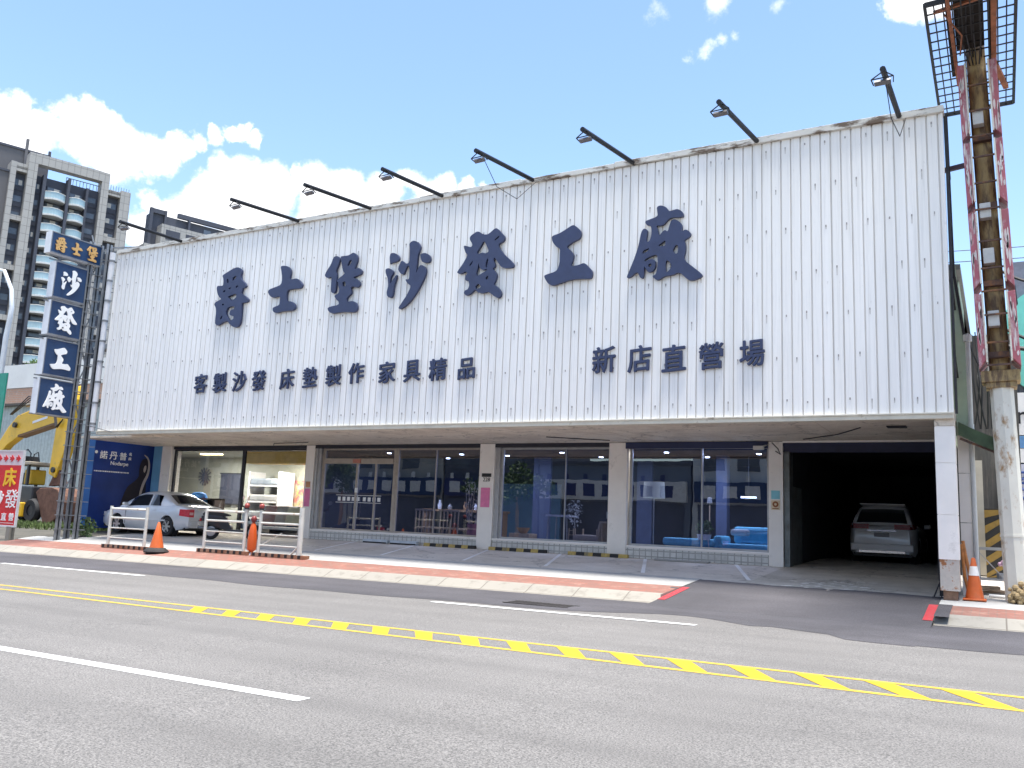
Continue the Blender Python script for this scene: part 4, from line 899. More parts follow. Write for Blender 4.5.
half, csec, sg, scr = car(sed, SILVER, 4.4, 1.70, belt, roof, (.86, 3.42), .31, .365)
for s in (-1, 1):
    sg(1.30, 1.86, .08, .80, s, (.30, 0)); sg(1.93, 2.95, .08, .80, s, (0, -.36))
scr(.66, 1.22, 'rear_window'); scr(2.72, 3.3, 'windscreen', .85)
W_ = .85
def lamp_patch(t, name, m, x0, x1, z0, z1, s, half, inner=.52):
    vs = [];  xs = [x0 + (x1 - x0) * i / 6 for i in range(7)]
    mb = MB(); pts = [(x, half(x) + .008) for x in xs] 
    for i in range(6):
        (a, ya), (b, yb) = pts[i], pts[i + 1]
        mb.quad((a, s * ya, z0 + .04 * i / 6), (b, s * yb, z0 + .04 * (i + 1) / 6), (b, s * yb * .985, z1), (a, s * ya * .985, z1))
    y0 = pts[0][1]
    mb.quad((x0 - .012, s * y0, z0), (x0 - .012, s * y0, z1), (x0 - .012, s * y0 * inner, z1), (x0 - .012, s * y0 * inner, z0))
    mb.quad((x0 - .012, s * y0, z0), (x0 - .012, s * y0, z1), (x0, s * pts[0][1] * .985, z1), (x0, s * pts[0][1], z0))
    return mb.build(name, m, t)
for s in (-1, 1):
    o = lamp_patch(sed, 'tail_light', TAIL, 0, .30, .63, .87, s, half, .72)
    MB().box(-.02, -.012, s * .60 - .07, s * .60 + .07, .70, .78).build('reverse_lens', mat('clear_pink_lens', (.75, .45, .45), .2), o)
    MB().cbox((3.02, s * .86, .98), (.16, .16, .11), (0, 0, s * R(-12))).build('mirror', SILVER, sed, bevel=.03)
    MB().box(1.45, 1.6, s * .838 - .012, s * .838 + .012, .80, .825).build('handle', SILVER, sed, bevel=.006); MB().box(2.55, 2.7, s * .842 - .012, s * .842 + .012, .79, .815).build('handle', SILVER, sed, bevel=.006)
    mb = MB(); mb.box(.95, 3.2, s * .845 - .012, s * .845 + .012, .47, .52); mb.build('side_moulding', SILVER, sed, bevel=.006)
    lamp_patch(sed, 'headlight', mat('headlight_lens', (.7, .72, .75), .1, .3), 4.36, 4.02, .56, .70, s, lambda x: half(x), .6)
for x in (1.90, 2.98):
    for s in (-1, 1): MB().box(x - .006, x + .006, s * .846 - .006, s * .846 + .006, .35, .86).build('door_seam', TRIMB, sed)
mb = MB().box(-.014, .0, -.17, .17, .70, .85); mb.build('number_plate', PLATE, sed)
MB().box(-.018, -.002, -.40, .40, .87, .90).build('boot_garnish', CHROME, sed)
mb = MB().box(-.02, .05, -.62, .62, .36, .50); mb.build('rear_bumper_panel', SILVER, sed, bevel=.02)
MB().box(-.016, .0, -.3, .3, .53, .55).build('bumper_seam', TRIMB, sed)
# white SUV in the garage, seen from behind
WPAINT = mat('white_car_paint', (.86, .86, .86), .3, .05, .02, 3, coat=.7)
suv = thing('parked_car', 'white SUV with its rear towards the street inside the dark garage', 'car', (-2.74, 24.7, .62), PI / 2); suv.scale = (.92, .92, .92)
belt = [(0, .95), (.06, 1.02), (.2, 1.06), (3.2, 1.03), (3.5, .98), (4.2, .86), (4.45, .62)]
roof = [(.02, 1.06), (.25, 1.42), (.55, 1.60), (1.0, 1.66), (2.1, 1.65), (2.5, 1.55), (3.2, 1.05)]
half, csec, sg, scr = car(suv, WPAINT, 4.5, 1.82, belt, roof, (.88, 3.5), .35, .42, .80)
for s in (-1, 1):
    sg(.6, 1.3, .1, .8, s, (.1, 0)); sg(1.35, 2.05, .1, .8, s); sg(2.1, 2.9, .1, .8, s, (0, -.3))
    lamp_patch(suv, 'tail_light', mat('dark_red_tail_lamp', (.25, .01, .015), .2), 0, .3, .96, 1.10, s, half, .45)
    MB().cbox((2.95, s * .98, 1.1), (.14, .2, .14)).build('mirror', WPAINT, suv, bevel=.03)
scr(.06, .40, 'rear_window', .86); scr(2.55, 3.1, 'windscreen', .85)
MB().cbox((.42, 0, 1.655), (.35, 1.2, .03), (0, R(6), 0)).build('roof_spoiler', WPAINT, suv, bevel=.01)
MB().box(-.02, 0, -.2, .2, .74, .86).build('number_plate', mat('shaded_white_plate', (.3, .3, .32), .5), suv)  # white plate greyed, the garage's shade is put into its colour
MB().box(-.025, 0, -.38, .38, .90, .935).build('boot_garnish', CHROME, suv)
MB().box(-.06, .06, -.82, .82, .34, .55).build('rear_bumper_panel', WPAINT, suv, bevel=.03); MB().box(-.075, -.05, -.6, .6, .30, .36).build('skid_strip', CHROME, suv)
# ------------------------------------------------------------------ scooter behind the middle barrier
sc = thing('motor_scooter', 'dark motor scooter with a pale front shield and round mirrors behind the middle barrier', 'scooter', (-21.0, 19.0, G(-21.0, 19.0)), R(35))
SBODY = mat('black_scooter_plastic', (.025, .025, .028), .3, 0, .1, 5, coat=.5); SPALE = mat('pale_scooter_plastic', (.42, .46, .44), .35, 0, .08, 5)
for x in (0, 1.25):
    wl = thing('wheel', '', '', (x, 0, .25)); del wl['label']; del wl['category']; wl.parent = sc
    MB().lathe([(.15, -.05), (.22, -.055), (.25, -.03), (.25, .03), (.22, .055), (.15, .05)], (0, 0, 0), 22, 'Y').build('tyre', TYRE, wl, smooth=True)
    mb = MB().lathe([(0, -.04), (.155, -.03), (.155, .03), (0, .04)], (0, 0, 0), 18, 'Y'); mb.build('rim', ALLOY, wl)
mb = MB().prism(chaikin([(-.25, .55), (.0, .42), (.35, .30), (.62, .28), (.62, .38), (.5, .55), (.45, .70), (-.1, .74), (-.32, .70)], 1), -.15, .15, 'Y'); mb.box(.5, 1.05, -.16, .16, .25, .32); mb.build('body', SBODY, sc, bevel=.03)
MB().prism(chaikin([(-.3, .70), (.5, .70), (.55, .76), (.3, .82), (-.2, .84)], 2), -.14, .14, 'Y').build('seat', mat('black_vinyl_seat', (.02, .02, .02), .6), sc, bevel=.03)
MB().prism(chaikin([(1.0, .28), (1.1, .32), (1.0, .7), (1.02, .98), (.92, 1.0), (.90, .7)], 1), -.2, .2, 'Y').build('front_shield', SPALE, sc, bevel=.04)
MB().prism(chaikin([(1.0, .52), (1.5, .46), (1.52, .52), (1.25, .60), (1.0, .60)], 1), -.08, .08, 'Y').build('mudguard', SPALE, sc, bevel=.02)
mb = MB().tube([(.9, -.34, 1.06), (.93, -.1, 1.02), (.93, .1, 1.02), (.9, .34, 1.06)], .02, 8); mb.tube([(1.24, 0, .26), (.93, 0, 1.02)], .03, 8); mb.build('handlebar', BLK, sc, smooth=True)
MB().lathe([(0, 0), (.09, 0), (.085, .05), (0, .08)], (1.0, 0, .92), 14, 'X').build('headlight', mat('scooter_lens', (.75, .78, .78), .15), sc)
for s in (-1, 1):
    o = MB().tube([(.92, s * .26, 1.05), (.95, s * .34, 1.22)], .01, 6).build('mirror_stem', BLK, sc)
    MB().lathe([(0, -.012), (.07, -.01), (.07, .01), (0, .012)], (.95, s * .36, 1.28), 14, 'X').build('mirror', ALLOY, o)
MB().cbox((-.33, 0, .58), (.04, .2, .1)).build('tail_light', TAIL, sc, bevel=.01); MB().cbox((-.36, 0, .42), (.02, .26, .15), (0, R(-15), 0)).build('number_plate', PLATE, sc)
MB().tube([(-.35, -.19, .36), (.25, -.19, .28)], [.055, .04], 10).build('exhaust', mat('dull_exhaust', (.2, .2, .2), .4, .8), sc, smooth=True)
# ------------------------------------------------------------------ yellow excavator on the lot
YEL = mat('excavator_yellow', (.72, .42, .02), .45, 0, .1, 2, dirt=(.36, .22, .06), damt=(.56, .72), dscale=2)
RUST = mat('rusty_bucket_steel', (.15, .075, .05), .8, .2, .3, 5)
BLKM = mat('black_machine_panel', (.025, .026, .03), .5, 0, .2, 4)
ex = thing('excavator', 'yellow wheeled excavator with a folded boom and a rusty bucket on the dirt lot', 'excavator', (-43, 27, .3))
def xp(mb, n, m, p=None, **k): return mb.build(n, m, p or ex, w=1, **k)
boom = [(-46.3, 3.2), (-45.2, 4.15), (-44.4, 4.55), (-43.4, 4.75), (-41.05, 5.25), (-40.5, 5.4), (-40.45, 6.1), (-41.2, 6.0), (-43.6, 5.95), (-44.6, 5.7), (-45.3, 5.1), (-46.9, 3.2)]
xp(MB().prism(boom, 26.75, 27.15, 'Y'), 'boom', YEL, bevel=.04)
xp(MB().prism([(-44.3, 4.56), (-41.0, 5.22), (-41.0, 5.34), (-44.3, 4.68)], 26.72, 27.18, 'Y'), 'boom_edge', mat('boom_shade_brown', (.16, .09, .04), .7))  # brown strip puts the shade under the boom into the colour
xp(MB().prism([(-43.2, 5.25), (-42.0, 5.5), (-42.0, 5.62), (-43.2, 5.37)], 26.735, 26.75, 'Y'), 'boom_plate', SWHITE)
for px_, pz_ in ((-40.6, 5.7), (-44.6, 5.2), (-40.3, 6.7), (-40.9, 2.9)): xp(MB().lathe([(0, -.06), (.14, -.06), (.14, .06), (0, .06)], (px_, 26.68, pz_), 14, 'Y'), 'pivot_pin', BLKM)
stick = [(-41.3, 2.7), (-40.75, 2.5), (-39.95, 4.6), (-39.75, 6.4), (-39.95, 7.1), (-40.5, 7.2), (-40.85, 6.3), (-41.15, 5.2)]
xp(MB().prism(stick, 26.7, 27.2, 'Y'), 'stick', YEL, bevel=.04)
xp(MB().tube([(-40.35, 26.95, 3.2), (-40.0, 26.95, 5.6)], .11, 10), 'hydraulic_cylinder', YEL, smooth=True)
xp(MB().tube([(-44.2, 26.95, 6.25), (-41.4, 26.95, 6.5), (-40.4, 26.95, 6.9)], .1, 10), 'hydraulic_cylinder', mat('dull_cylinder', (.28, .24, .18), .5, .5), smooth=True)
mb = MB()
for k in range(3): mb.tube([(-45.0, 26.7 - .05 * k, 5.75), (-43.5, 26.65 - .05 * k, 6.45 + .1 * k), (-41.5, 26.7 - .05 * k, 6.2), (-40.9, 26.62 - .05 * k, 5.0), (-40.5, 26.6, 5.4)], .03, 6)
xp(mb, 'hydraulic_hose', BLKM)
bucket = chaikin([(-41.6, 1.95), (-39.9, 2.05), (-39.4, 1.5), (-39.5, .7), (-40.1, .3), (-40.6, .26), (-40.8, .5), (-41.1, 1.1)], 1)
xp(MB().prism(bucket, 26.3, 27.6, 'Y'), 'bucket', RUST, bevel=.03)
mb = MB()
for k in range(4): mb.prism([(-41.0, .34), (-40.75, .32), (-40.9, .1)], 26.35 + .35 * k, 26.5 + .35 * k, 'Y')
mb.prism([(-41.3, 2.1), (-40.9, 2.9), (-40.6, 2.9), (-40.2, 2.2)], 26.8, 27.1, 'Y'); xp(mb, 'bucket_teeth', RUST)
xp(MB().box(-46.6, -41.6, 26.2, 28.6, 1.2, 2.05), 'chassis', BLKM, bevel=.06)
xp(MB().box(-44.6, -42.05, 26.0, 26.3, .55, 1.25), 'counterweight', YEL, bevel=.05)
mb = MB(); mb.box(-44.6, -42.1, 26.2, 28.2, 3.12, 3.28); mb2 = MB()
xp(mb, 'canopy', mat('tan_canopy', (.36, .31, .24), .7, 0, .1, 3), bevel=.03)
for x, y in ((-44.4, 26.3), (-43.3, 26.3), (-42.3, 26.3), (-44.4, 28.1), (-42.3, 28.1)): mb2.box(x - .06, x + .06, y - .06, y + .06, 2.1, 3.14)
xp(mb2, 'canopy_post', BLKM)
xp(MB().box(-43.9, -43.3, 26.9, 27.5, 2.15, 2.75), 'seat', BLKM, bevel=.08); xp(MB().box(-43.1, -42.5, 26.6, 27.4, 2.15, 2.9), 'engine_cover', YEL, bevel=.06)
mb = MB(); mb.tube([(-44.2, 27, 3.28), (-44.1, 27, 3.8), (-43.7, 27, 3.95), (-43.4, 27, 3.75), (-43.4, 27, 3.28)], .035, 6); mb.tube([(-43.2, 27, 3.28), (-43.1, 27, 3.7), (-42.8, 27, 3.8), (-42.6, 27, 3.3)], .03, 6); mb.box(-44.5, -43.6, 26.8, 27.6, 3.28, 3.6); xp(mb, 'roof_guard', BLKM)
for x in (-45.6, -41.6):
    for y in (26.35, 28.4):
        w_ = xp(MB().lathe([(.25, -.18), (.50, -.2), (.58, -.1), (.58, .1), (.50, .2), (.25, .18)], (x, y, .88), 20, 'Y'), 'wheel', TYRE, smooth=True)
        mb = MB().lathe([(0, -.14), (.26, -.14), (.28, .1), (0, .1)], (x, y, .88), 14, 'Y'); mb.build('rim', BLKM, w_, w=1)

# ------------------------------------------------------------------ low factory building behind the lot
CORR = m_brick('pale_corrugated_wall', (.50, .56, .54), (.46, .52, .51), (.34, .38, .37), .32, 40, .03, swap='XZ', offset=0, bumpk=.4)
lb = thing('factory_shed', 'pale corrugated factory shed with an orange band and white parapet behind the excavator', 'factory shed', (-48, 32, .3))
def lp(mb, n, m, p=None, **k): return mb.build(n, m, p or lb, w=1, **k)
lp(MB().box(-75, -22, 32.0, 48, .2, 7.2), 'wall', CORR)
lp(MB().box(-75.1, -21.9, 31.8, 48, 7.3, 8.25), 'fascia_band', m_brick('orange_tile_band', (.50, .26, .16), (.44, .24, .16), (.4, .32, .26), .3, .12, .015, dirt=(.55, .42, .34)))
lp(MB().box(-75.1, -21.9, 31.75, 48, 8.27, 9.75), 'parapet', mat('white_parapet', (.68, .68, .66), .7, 0, .06, 1, dirt=(.4, .38, .35), damt=(.62, .8)))
lp(MB().box(-75.2, -21.8, 31.65, 32, 7.16, 7.3), 'gutter', mat('dark_gutter', (.08, .07, .06), .7))
rl = random.Random(21)
def leaves(mb, c, rad, n, r, size=.06):
    for _ in range(n):
        d = Vector((r.gauss(0, 1), r.gauss(0, 1), r.gauss(0, 1))).normalized() * (r.random() ** .4)
        p = Vector(c) + Vector((d.x * rad[0], d.y * rad[1], d.z * rad[2]))
        a = Vector((r.gauss(0, 1), r.gauss(0, 1), r.gauss(0, 1))).normalized(); b = a.cross(Vector((r.gauss(0, 1), r.gauss(0, 1), r.gauss(0, 1)))).normalized()
        s_ = size * r.uniform(.6, 1.4)
        mb.add([p - a * s_, p + b * s_ * .5, p + a * s_, p - b * s_ * .5], [(0, 1, 2, 3)])
LEAF = mat('leaf', (.07, .12, .035), .6, 0, .5, 2.5)
t = thing('rooftop_shrub', 'row of green shrubs on the parapet of the factory shed', 'shrub', (-51, 33, 9.7))
mb = MB()
for i in range(9): leaves(mb, (-3.2 + i * .55, 0, .25 + .12 * math.sin(i * 2)), (.45, .35, .35), 90, rl, .11)
mb.build('foliage', LEAF, t, recalc=False)
MB().box(-3.6, 1.6, -.25, .25, -.05, .12).build('planter', C_KERB, t)
# weeds at the mast foot
t = thing('weed_clump', 'clump of green weeds at the foot of the steel mast', 'weeds', (-24.6, 17.3, G(-24.6, 17.3)))
mb = MB(); leaves(mb, (-.2, .2, .3), (.35, .25, .35), 160, rl, .07); leaves(mb, (-.9, .5, .15), (.5, .3, .2), 120, rl, .06); mb.build('foliage', LEAF, t, recalc=False)
MB().tube([(-.2, .2, 0), (-.2, .22, .4)], .012, 5).build('stem', GRASS, t)

# ------------------------------------------------------------------ apartment tower far behind
K = 1.2
dv = Vector((.32606, .94535, 0)); nv = Vector((.94535, -.32606, 0))
tw = thing('apartment_tower', 'tall beige and charcoal apartment tower with glass balconies far behind the blue signs', 'apartment tower', (-122.24 * K, 86.94 * K, -.5), math.atan2(dv.y, dv.x))
def tz(z): return 1.25 + (z - 1.25) * K + .5
def tb(mb, u0, u1, d0, d1, z0, z1): return mb.box(u0 * K, u1 * K, d0, d1, tz(z0), tz(z1))      # d: depth behind the front face, local +y
STONE = m_brick('beige_stone_cladding', (.40, .385, .36), (.36, .35, .33), (.22, .21, .20), 1.1, 1.5, .05, offset=0., bumpk=.2, dirt=(.32, .31, .29))
CHAR = mat('charcoal_tower_wall', (.055, .062, .085), .7, 0, .12, .3)
CHAR2 = mat('grey_tower_wall', (.115, .112, .118), .7, 0, .1, .2)
TGL = mat('blue_grey_balcony_glass', (.36, .50, .55), .12, 0, .12, .5)
TWIN = mat('tower_window_glass', (.10, .12, .15), .08, 0, .3, .4); CURT = mat('pale_curtain', (.5, .48, .44), .6)
TWHITE = mat('pale_slab_edge', (.60, .61, .60), .6)
mb = MB()
tb(mb, -14.96, -13.7, -.6, 2, 0, 53.9); tb(mb, -4.45, -3.35, -.6, 2, 0, 53.9); tb(mb, -13.7, -4.45, -.6, 1.2, 52.35, 53.95)
tb(mb, -17.2, -16.45, -.2, 3, 0, 51.9); tb(mb, -1.35, .15, -.2, 3, 0, 51.8); tb(mb, -.05, .16, -.2, 14, 0, 51.6)
for z in [50.6 - 7.65 * i for i in range(7)]: tb(mb, -16.45, -14.96, 0, 2, z, z + .8); tb(mb, -3.35, -1.35, 0, 2, z, z + .8)
tb(mb, -16.45, -14.96, 0, 2, 51.0, 51.9); tb(mb, -3.35, -1.35, 0, 2, 50.9, 51.5)
wallp = mb.build('stone_frame', STONE, tw)
mb = MB(); tb(mb, -13.7, -4.45, 1.0, 16, 0, 50.9); tb(mb, -16.45, -14.96, 1.2, 16, 0, 51.2); tb(mb, -3.35, -1.35, 1.2, 16, 0, 51.2); tb(mb, -9.35, -8.95, -.9, 1, 0, 51.2); tb(mb, -12.75, -12.3, -.5, 1, 0, 51.0); tb(mb, -6.55, -6.2, -.5, 1, 0, 50.6)
mb.build('recessed_wall', CHAR, tw)
mb = MB(); tb(mb, -40, -17.2, .6, 16, 0, 50.6); tb(mb, -40, -11.3, 5, 16, 48, 55.4); tb(mb, -14.9, -14.5, 4.6, 5, 50, 57.4)
mb.build('rear_block', CHAR2, tw)
mb = MB(); tb(mb, -40, -11.2, 4.8, 16, 55.4, 55.75); tb(mb, -11.6, -11.25, 4.7, 5.1, 55.7, 56.4); tb(mb, -40, -17.2, .4, .6, 50.2, 50.5); mb.build('roof_coping', CHAR, tw)
mb = MB()
for u in [-9.3 + .5 * i for i in range(11)]: tb(mb, u, u + .06, 1.2, 1.3, 50.9, 51.9)
for u in [-2.9 + .4 * i for i in range(8)]: tb(mb, u, u + .05, .2, .3, 51.5, 52.4)
tb(mb, -9.3, -4.2, 1.2, 1.3, 51.85, 51.95); mb.build('roof_railing', CHAR2, tw)
def balcony(u0, u1, z):
    n = 8; mb = MB(); g = MB(); top = []
    arc = [(u0 + (u1 - u0) * i / n, -.1 - 1.5 * math.sin(PI * (.12 + .76 * i / n)) ** 1.0) for i in range(n + 1)]
    for i in range(n):
        (a, ya), (b, yb) = arc[i], arc[i + 1]
        mb.add([(a * K, ya, tz(z)), (b * K, yb, tz(z)), (b * K, yb, tz(z + .28)), (a * K, ya, tz(z + .28)), (a * K, 1, tz(z)), (b * K, 1, tz(z)), (b * K, 1, tz(z + .28)), (a * K, 1, tz(z + .28))], [(0, 1, 2, 3), (5, 4, 7, 6), (3, 2, 6, 7), (1, 0, 4, 5)])
        g.add([(a * K, ya + .1, tz(z + .28)), (b * K, yb + .1, tz(z + .28)), (b * K, yb + .1, tz(z + 1.22)), (a * K, ya + .1, tz(z + 1.22))], [(0, 1, 2, 3)])
        top += [(a * K, ya + .08, tz(z + 1.25))]
    o = mb.build('balcony', TWHITE, tw); g.build('balustrade', TGL, o)
    q = MB().tube(top + [(arc[-1][0] * K, arc[-1][1] + .08, tz(z + 1.25))], .05, 5); q.build('balcony_rail', TWHITE, o)
def twin(u0, u1, z0, z1, d, rt):
    mb = MB(); tb(mb, u0, u1, d - .12, d - .02, z0, z1); mb.box(u0 * K - .06, u0 * K, d - .2, d, tz(z0), tz(z1)); mb.box(u1 * K, u1 * K + .06, d - .2, d, tz(z0), tz(z1))
    o = mb.build('window', CHAR, tw)
    a = u0 + (u1 - u0) * .06; b = u1 - (u1 - u0) * .06; zc = z0 + (z1 - z0) * .42
    g = MB(); tb(g, a, b, d - .16, d - .13, zc, z1 - .1); g.build('pane', TWIN, o)
    if rt.random() < .6:
        g = MB(); s0 = a + (b - a) * rt.choice([.1, .45]); tb(g, s0, s0 + (b - a) * .4, d - .19, d - .17, zc + .1, z1 - .15); g.build('curtain', CURT, o)
rt = random.Random(17)
for i in range(12):
    z = 47.15 - 2.55 * i
    balcony(-12.3, -9.4, z); balcony(-8.95, -6.55, z - .1)
    twin(-13.6, -12.85, z + .9, z + 2.5, 1.0, rt); twin(-6.1, -4.7, z + .9, z + 2.5, 1.0, rt)
    twin(-16.35, -15.05, z + .75, z + 2.5, 1.2, rt); twin(-3.2, -1.5, z + .75, z + 2.5, 1.2, rt)
    twin(-11.9, -9.7, z + 1.25, z + 2.45, 1.0, rt); twin(-8.7, -6.8, z + 1.2, z + 2.4, 1.0, rt)
# second block further right, only its top shows over the sign front
bt = thing('apartment_block', 'flat-topped beige and dark block peeking over the left end of the sign front', 'apartment block', (-144.7, 107.1, -.5), math.atan2(dv.y, dv.x))
MB().box(.2, 30, 0, 5, 0, 53.0).build('stone_wall', STONE, bt)
MB().box(3.1, 30, -.3, 5, 53.5, 57.6).build('penthouse_wall', STONE, bt)
MB().box(1.6, 24, 2.5, 5, 53.0, 60.2).build('upper_wall', CHAR, bt)
mb = MB(); mb.box(6.8, 28, 1.6, 2.4, 60.3, 61.2); mb.box(1.3, 4.6, 2.0, 2.5, 60.2, 61.1); mb.box(1.3, 1.9, 1.8, 2.5, 53, 61.1); mb.box(4.2, 4.6, 1.8, 2.5, 57, 61.1); mb.box(9, 9.4, 1.6, 2.4, 57, 60.3); mb.build('roof_beam', CHAR2 if 0 else CHAR, bt)
for i in range(4): MB().box(12.5 + i * 2.4, 14 + i * 2.4, 2.3, 2.5, 58, 59.4).build('window', TWIN, bt)
mb = MB()
for i in range(6): mb.box(4 + 4 * i, 6.8 + 4 * i, -.36, -.3, 54.6, 56.6)
mb.build('ventilation_slots', CHAR, bt)

# ------------------------------------------------------------------ tall rusty sign pole at the right
PCREAM = mat('chalky_cream_pole', (.66, .64, .56), .7, 0, .08, 2, dirt=(.34, .20, .09), damt=(.54, .66), dscale=2.6, stretch=(1.5, 1.5, .8))
PRUST = mat('peeling_yellow_pole', (.42, .31, .14), .7, 0, .2, 3, dirt=(.13, .085, .05), damt=(.42, .58), dscale=3, stretch=(2.5, 2.5, .5))
PRED = mat('faded_red_sign', (.36, .10, .125), .6, 0, .2, 2, dirt=(.50, .36, .37), damt=(.50, .66), dscale=3, stretch=(2, 2, .8))
RUSTB = mat('dark_rusted_frame', (.09, .055, .045), .8, .2, .4, 5, dirt=(.26, .12, .05), damt=(.5, .65), dscale=4)
pole = thing('sign_pole', 'tall leaning cream and rust sign pole with faded red side signs and mesh platform', 'sign pole', (.19, 17.45, .28))
pole.rotation_euler = (0, R(-1.55), 0)
def pp(mb, n, m, p=None, **k): return mb.build(n, m, p or pole, **k)
pp(MB().lathe([(.19, .0), (.19, 1.1), (.2, 1.1), (.2, 1.14), (.19, 1.14), (.185, 3.7)], n=8), 'shaft', PCREAM)
pp(MB().lathe([(.165, 3.7), (.16, 10.4), (0, 10.4)], n=20), 'upper_shaft', PRUST, smooth=True)
mb = MB()
rp = random.Random(4)
for i in range(60): mb.ball((max(-.2, min(.22, rp.gauss(.02, .11))), -.2 + max(-.08, min(.08, rp.gauss(0, .05))), min(.32, abs(rp.gauss(0, .14)))), rp.uniform(.03, .06), 6)
pp(mb, 'foam_filler', mat('yellow_brown_foam', (.34, .25, .13), .9, 0, .3, 10, dirt=(.1, .07, .04), damt=(.55, .65), dscale=8))
mb = MB().box(-.24, .24, -.2, .2, 3.68, 3.78); mb.box(-.3, .3, -.24, .24, 3.78, 3.98); pp(mb, 'collar', PRUST, bevel=.01)
segs = [(4.0, 5.35), (5.42, 6.85), (6.95, 8.2), (8.25, 9.75)]
for z0, z1 in segs:
    for s in (-1, 1):
        mb = MB().prism([(s * .19, z0 + .16), (s * .32, z0), (s * .32, z1), (s * .19, z1 - .02)], -.42, .30, 'Y')
        o = pp(mb, 'sign_box', PRED, bevel=.008)
        q = MB(); q.box(s * .19 - .014, s * .19 + .014, -.44, -.40, z0 + .1, z1); q.build('sign_edge', PCREAM, o)
        q = MB()
        for k in range(9):
            zz = rp.uniform(z0 + .2, z1 - .15); h = rp.uniform(.05, .2); w = rp.uniform(.008, .022); x = s * rp.uniform(.22, .30)
            q.prism(chaikin([(x - w, zz), (x, zz - h), (x + w, zz - h * .2), (x + w * .6, zz + h), (x - w * .4, zz + h * .7)], 1), -.425, -.419, 'Y')
        q.build('peeling_patch', mat('peeled_white_paint', (.62, .55, .53), .8, 0, .1, 8), o)
for z in (4.05, 4.45, 4.95, 5.38, 5.8, 6.3, 6.9, 7.4, 7.9, 8.3, 8.8, 9.3): pp(MB().bar((-.2, -.40, z), (.2, -.40, z), .03), 'rung', RUSTB)
for z in (4.2, 5.5, 6.95, 8.25): pp(MB().box(-.16, .16, -.3, -.17, z, z + .1), 'crossplate', RUSTB)
for z in (4.75, 5.9, 6.75, 8.55): pp(MB().box(-.13, .05, -.36, -.18, z, z + .28), 'junction_box', mat('grey_junction_box', (.5, .5, .49), .6, 0, .1, 6), bevel=.01)
mb = MB().bar((-.2, 0, 7.95), (-1.1, .1, 7.9), .08); pp(mb, 'wall_brace', mat('purple_grey_steel', (.1, .07, .09), .6, .4))
# mesh platform and the dark sign box above it (seen from below)
mb = MB(); x0, x1, y0, y1, z = -.72, .64, -2.3, 2.15, 9.98
nx, ny = 10, 14
for i in range(nx + 1): x = x0 + (x1 - x0) * i / nx; mb.box(x - .011, x + .011, y0, y1, z, z + .02)
for j in range(ny + 1): y = y0 + (y1 - y0) * j / ny; mb.box(x0, x1, y - .016, y + .016, z + .003, z + .018)
for a in (x0, x1): mb.box(a - .025, a + .025, y0, y1, z - .02, z + .06)
for a in (y0, y1): mb.box(x0, x1, a - .025, a + .025, z - .022, z + .058)
pp(mb, 'mesh_platform', ARM)
mb = MB(); mb.box(-.30, .16, -4.2, -.25, 10.12, 13.2); mb.box(-.42, -.34, -4.2, .6, 10.05, 10.2); mb.box(.22, .30, -4.2, .6, 10.05, 10.2)
pp(mb, 'sign_core', mat('black_sign_core', (.02, .015, .012), .8, 0, .4, 5))  # near-black base colour, mottled at random
mb = MB(); mb.bar((.32, -4.0, 10.02), (.30, .2, 10.0), .09); mb.bar((.30, .2, 9.98), (.50, 1.3, 9.96), .09); mb.bar((-.40, -4.0, 10.0), (-.32, .8, 9.96), .06); mb.bar((-.6, -2.0, 10.0), (.5, -2.15, 10.02), .05)
mb.tube([(-.45, -1.9, 10.0), (-.2, -1.2, 9.9), (-.25, -.4, 9.95)], .015, 5); pp(mb, 'rusty_beam', mat('red_brown_rust', (.24, .09, .045), .85, .1, .35, 6))
for k in range(4): pp(MB().tube([(-.2 + .1 * k, -2, 10.08), (-.25 + .12 * k, -1, 10.0), (-.1 + .05 * k, -.2, 9.8)], .012, 5), 'loose_cable', BLK)
# ------------------------------------------------------------------ alley right of the shop
aw = thing('green_canopy', 'sagging mossy green sheet canopy between the shop corner and the sign pole', 'canopy', (-.4, 17.9, 3.2))
mb = MB(); n = 8; vs = []; fs = []
for i in range(n + 1):
    x = -.62 + .74 * i / n; z = 3.40 - .36 * i / n - .02 * math.sin(PI * i / n)
    vs += [(x, 17.55, z - .24), (x, 17.55, z), (x, 19.2, z + .1), (x, 19.2, z + .06)]
for i in range(n):
    for j in range(3): a = i * 4 + j; fs.append((a, a + 1, a + 5, a + 4))
fs += [(0, 1, 2, 3), (n * 4 + 3, n * 4 + 2, n * 4 + 1, n * 4)]
mb.add(vs, fs).build('sheet', mat('mossy_green_sheet', (.05, .085, .04), .7, 0, .4, 3, dirt=(.02, .025, .02), damt=(.5, .65), dscale=4), aw, w=1)
MB().bar((-.6, 17.6, 3.1), (.1, 17.6, 2.78), .04).build('edge_bar', RUSTB, aw, w=1)
sh = thing('alley_shed', 'dark weathered shed wall with a pale door at the end of the narrow alley', 'shed', (-.2, 22.4, .5))
DKS = mat('dark_weathered_siding', (.085, .08, .075), .85, 0, .35, 2.5, dirt=(.17, .15, .13), damt=(.5, .7), dscale=2, stretch=(6, 6, .5))
MB().box(-.95, .42, 22.4, 26, .4, 6.0).build('wall', DKS, sh, w=1)
MB().box(-.60, -.34, 22.36, 22.4, .55, 3.1).build('door', mat('pale_cream_door', (.52, .48, .40), .7, 0, .1, 3), sh, w=1)
mb = MB(); mb.box(.02, .07, 22.3, 22.38, .4, 3.0); mb.box(-.68, -.62, 22.3, 22.38, .4, 3.6); mb.build('door_post', GREYF, sh, w=1)
sp_ = thing('hazard_panel', 'yellow and black striped hazard panel leaning in the alley', 'hazard panel', (-.1, 21.8, .5))
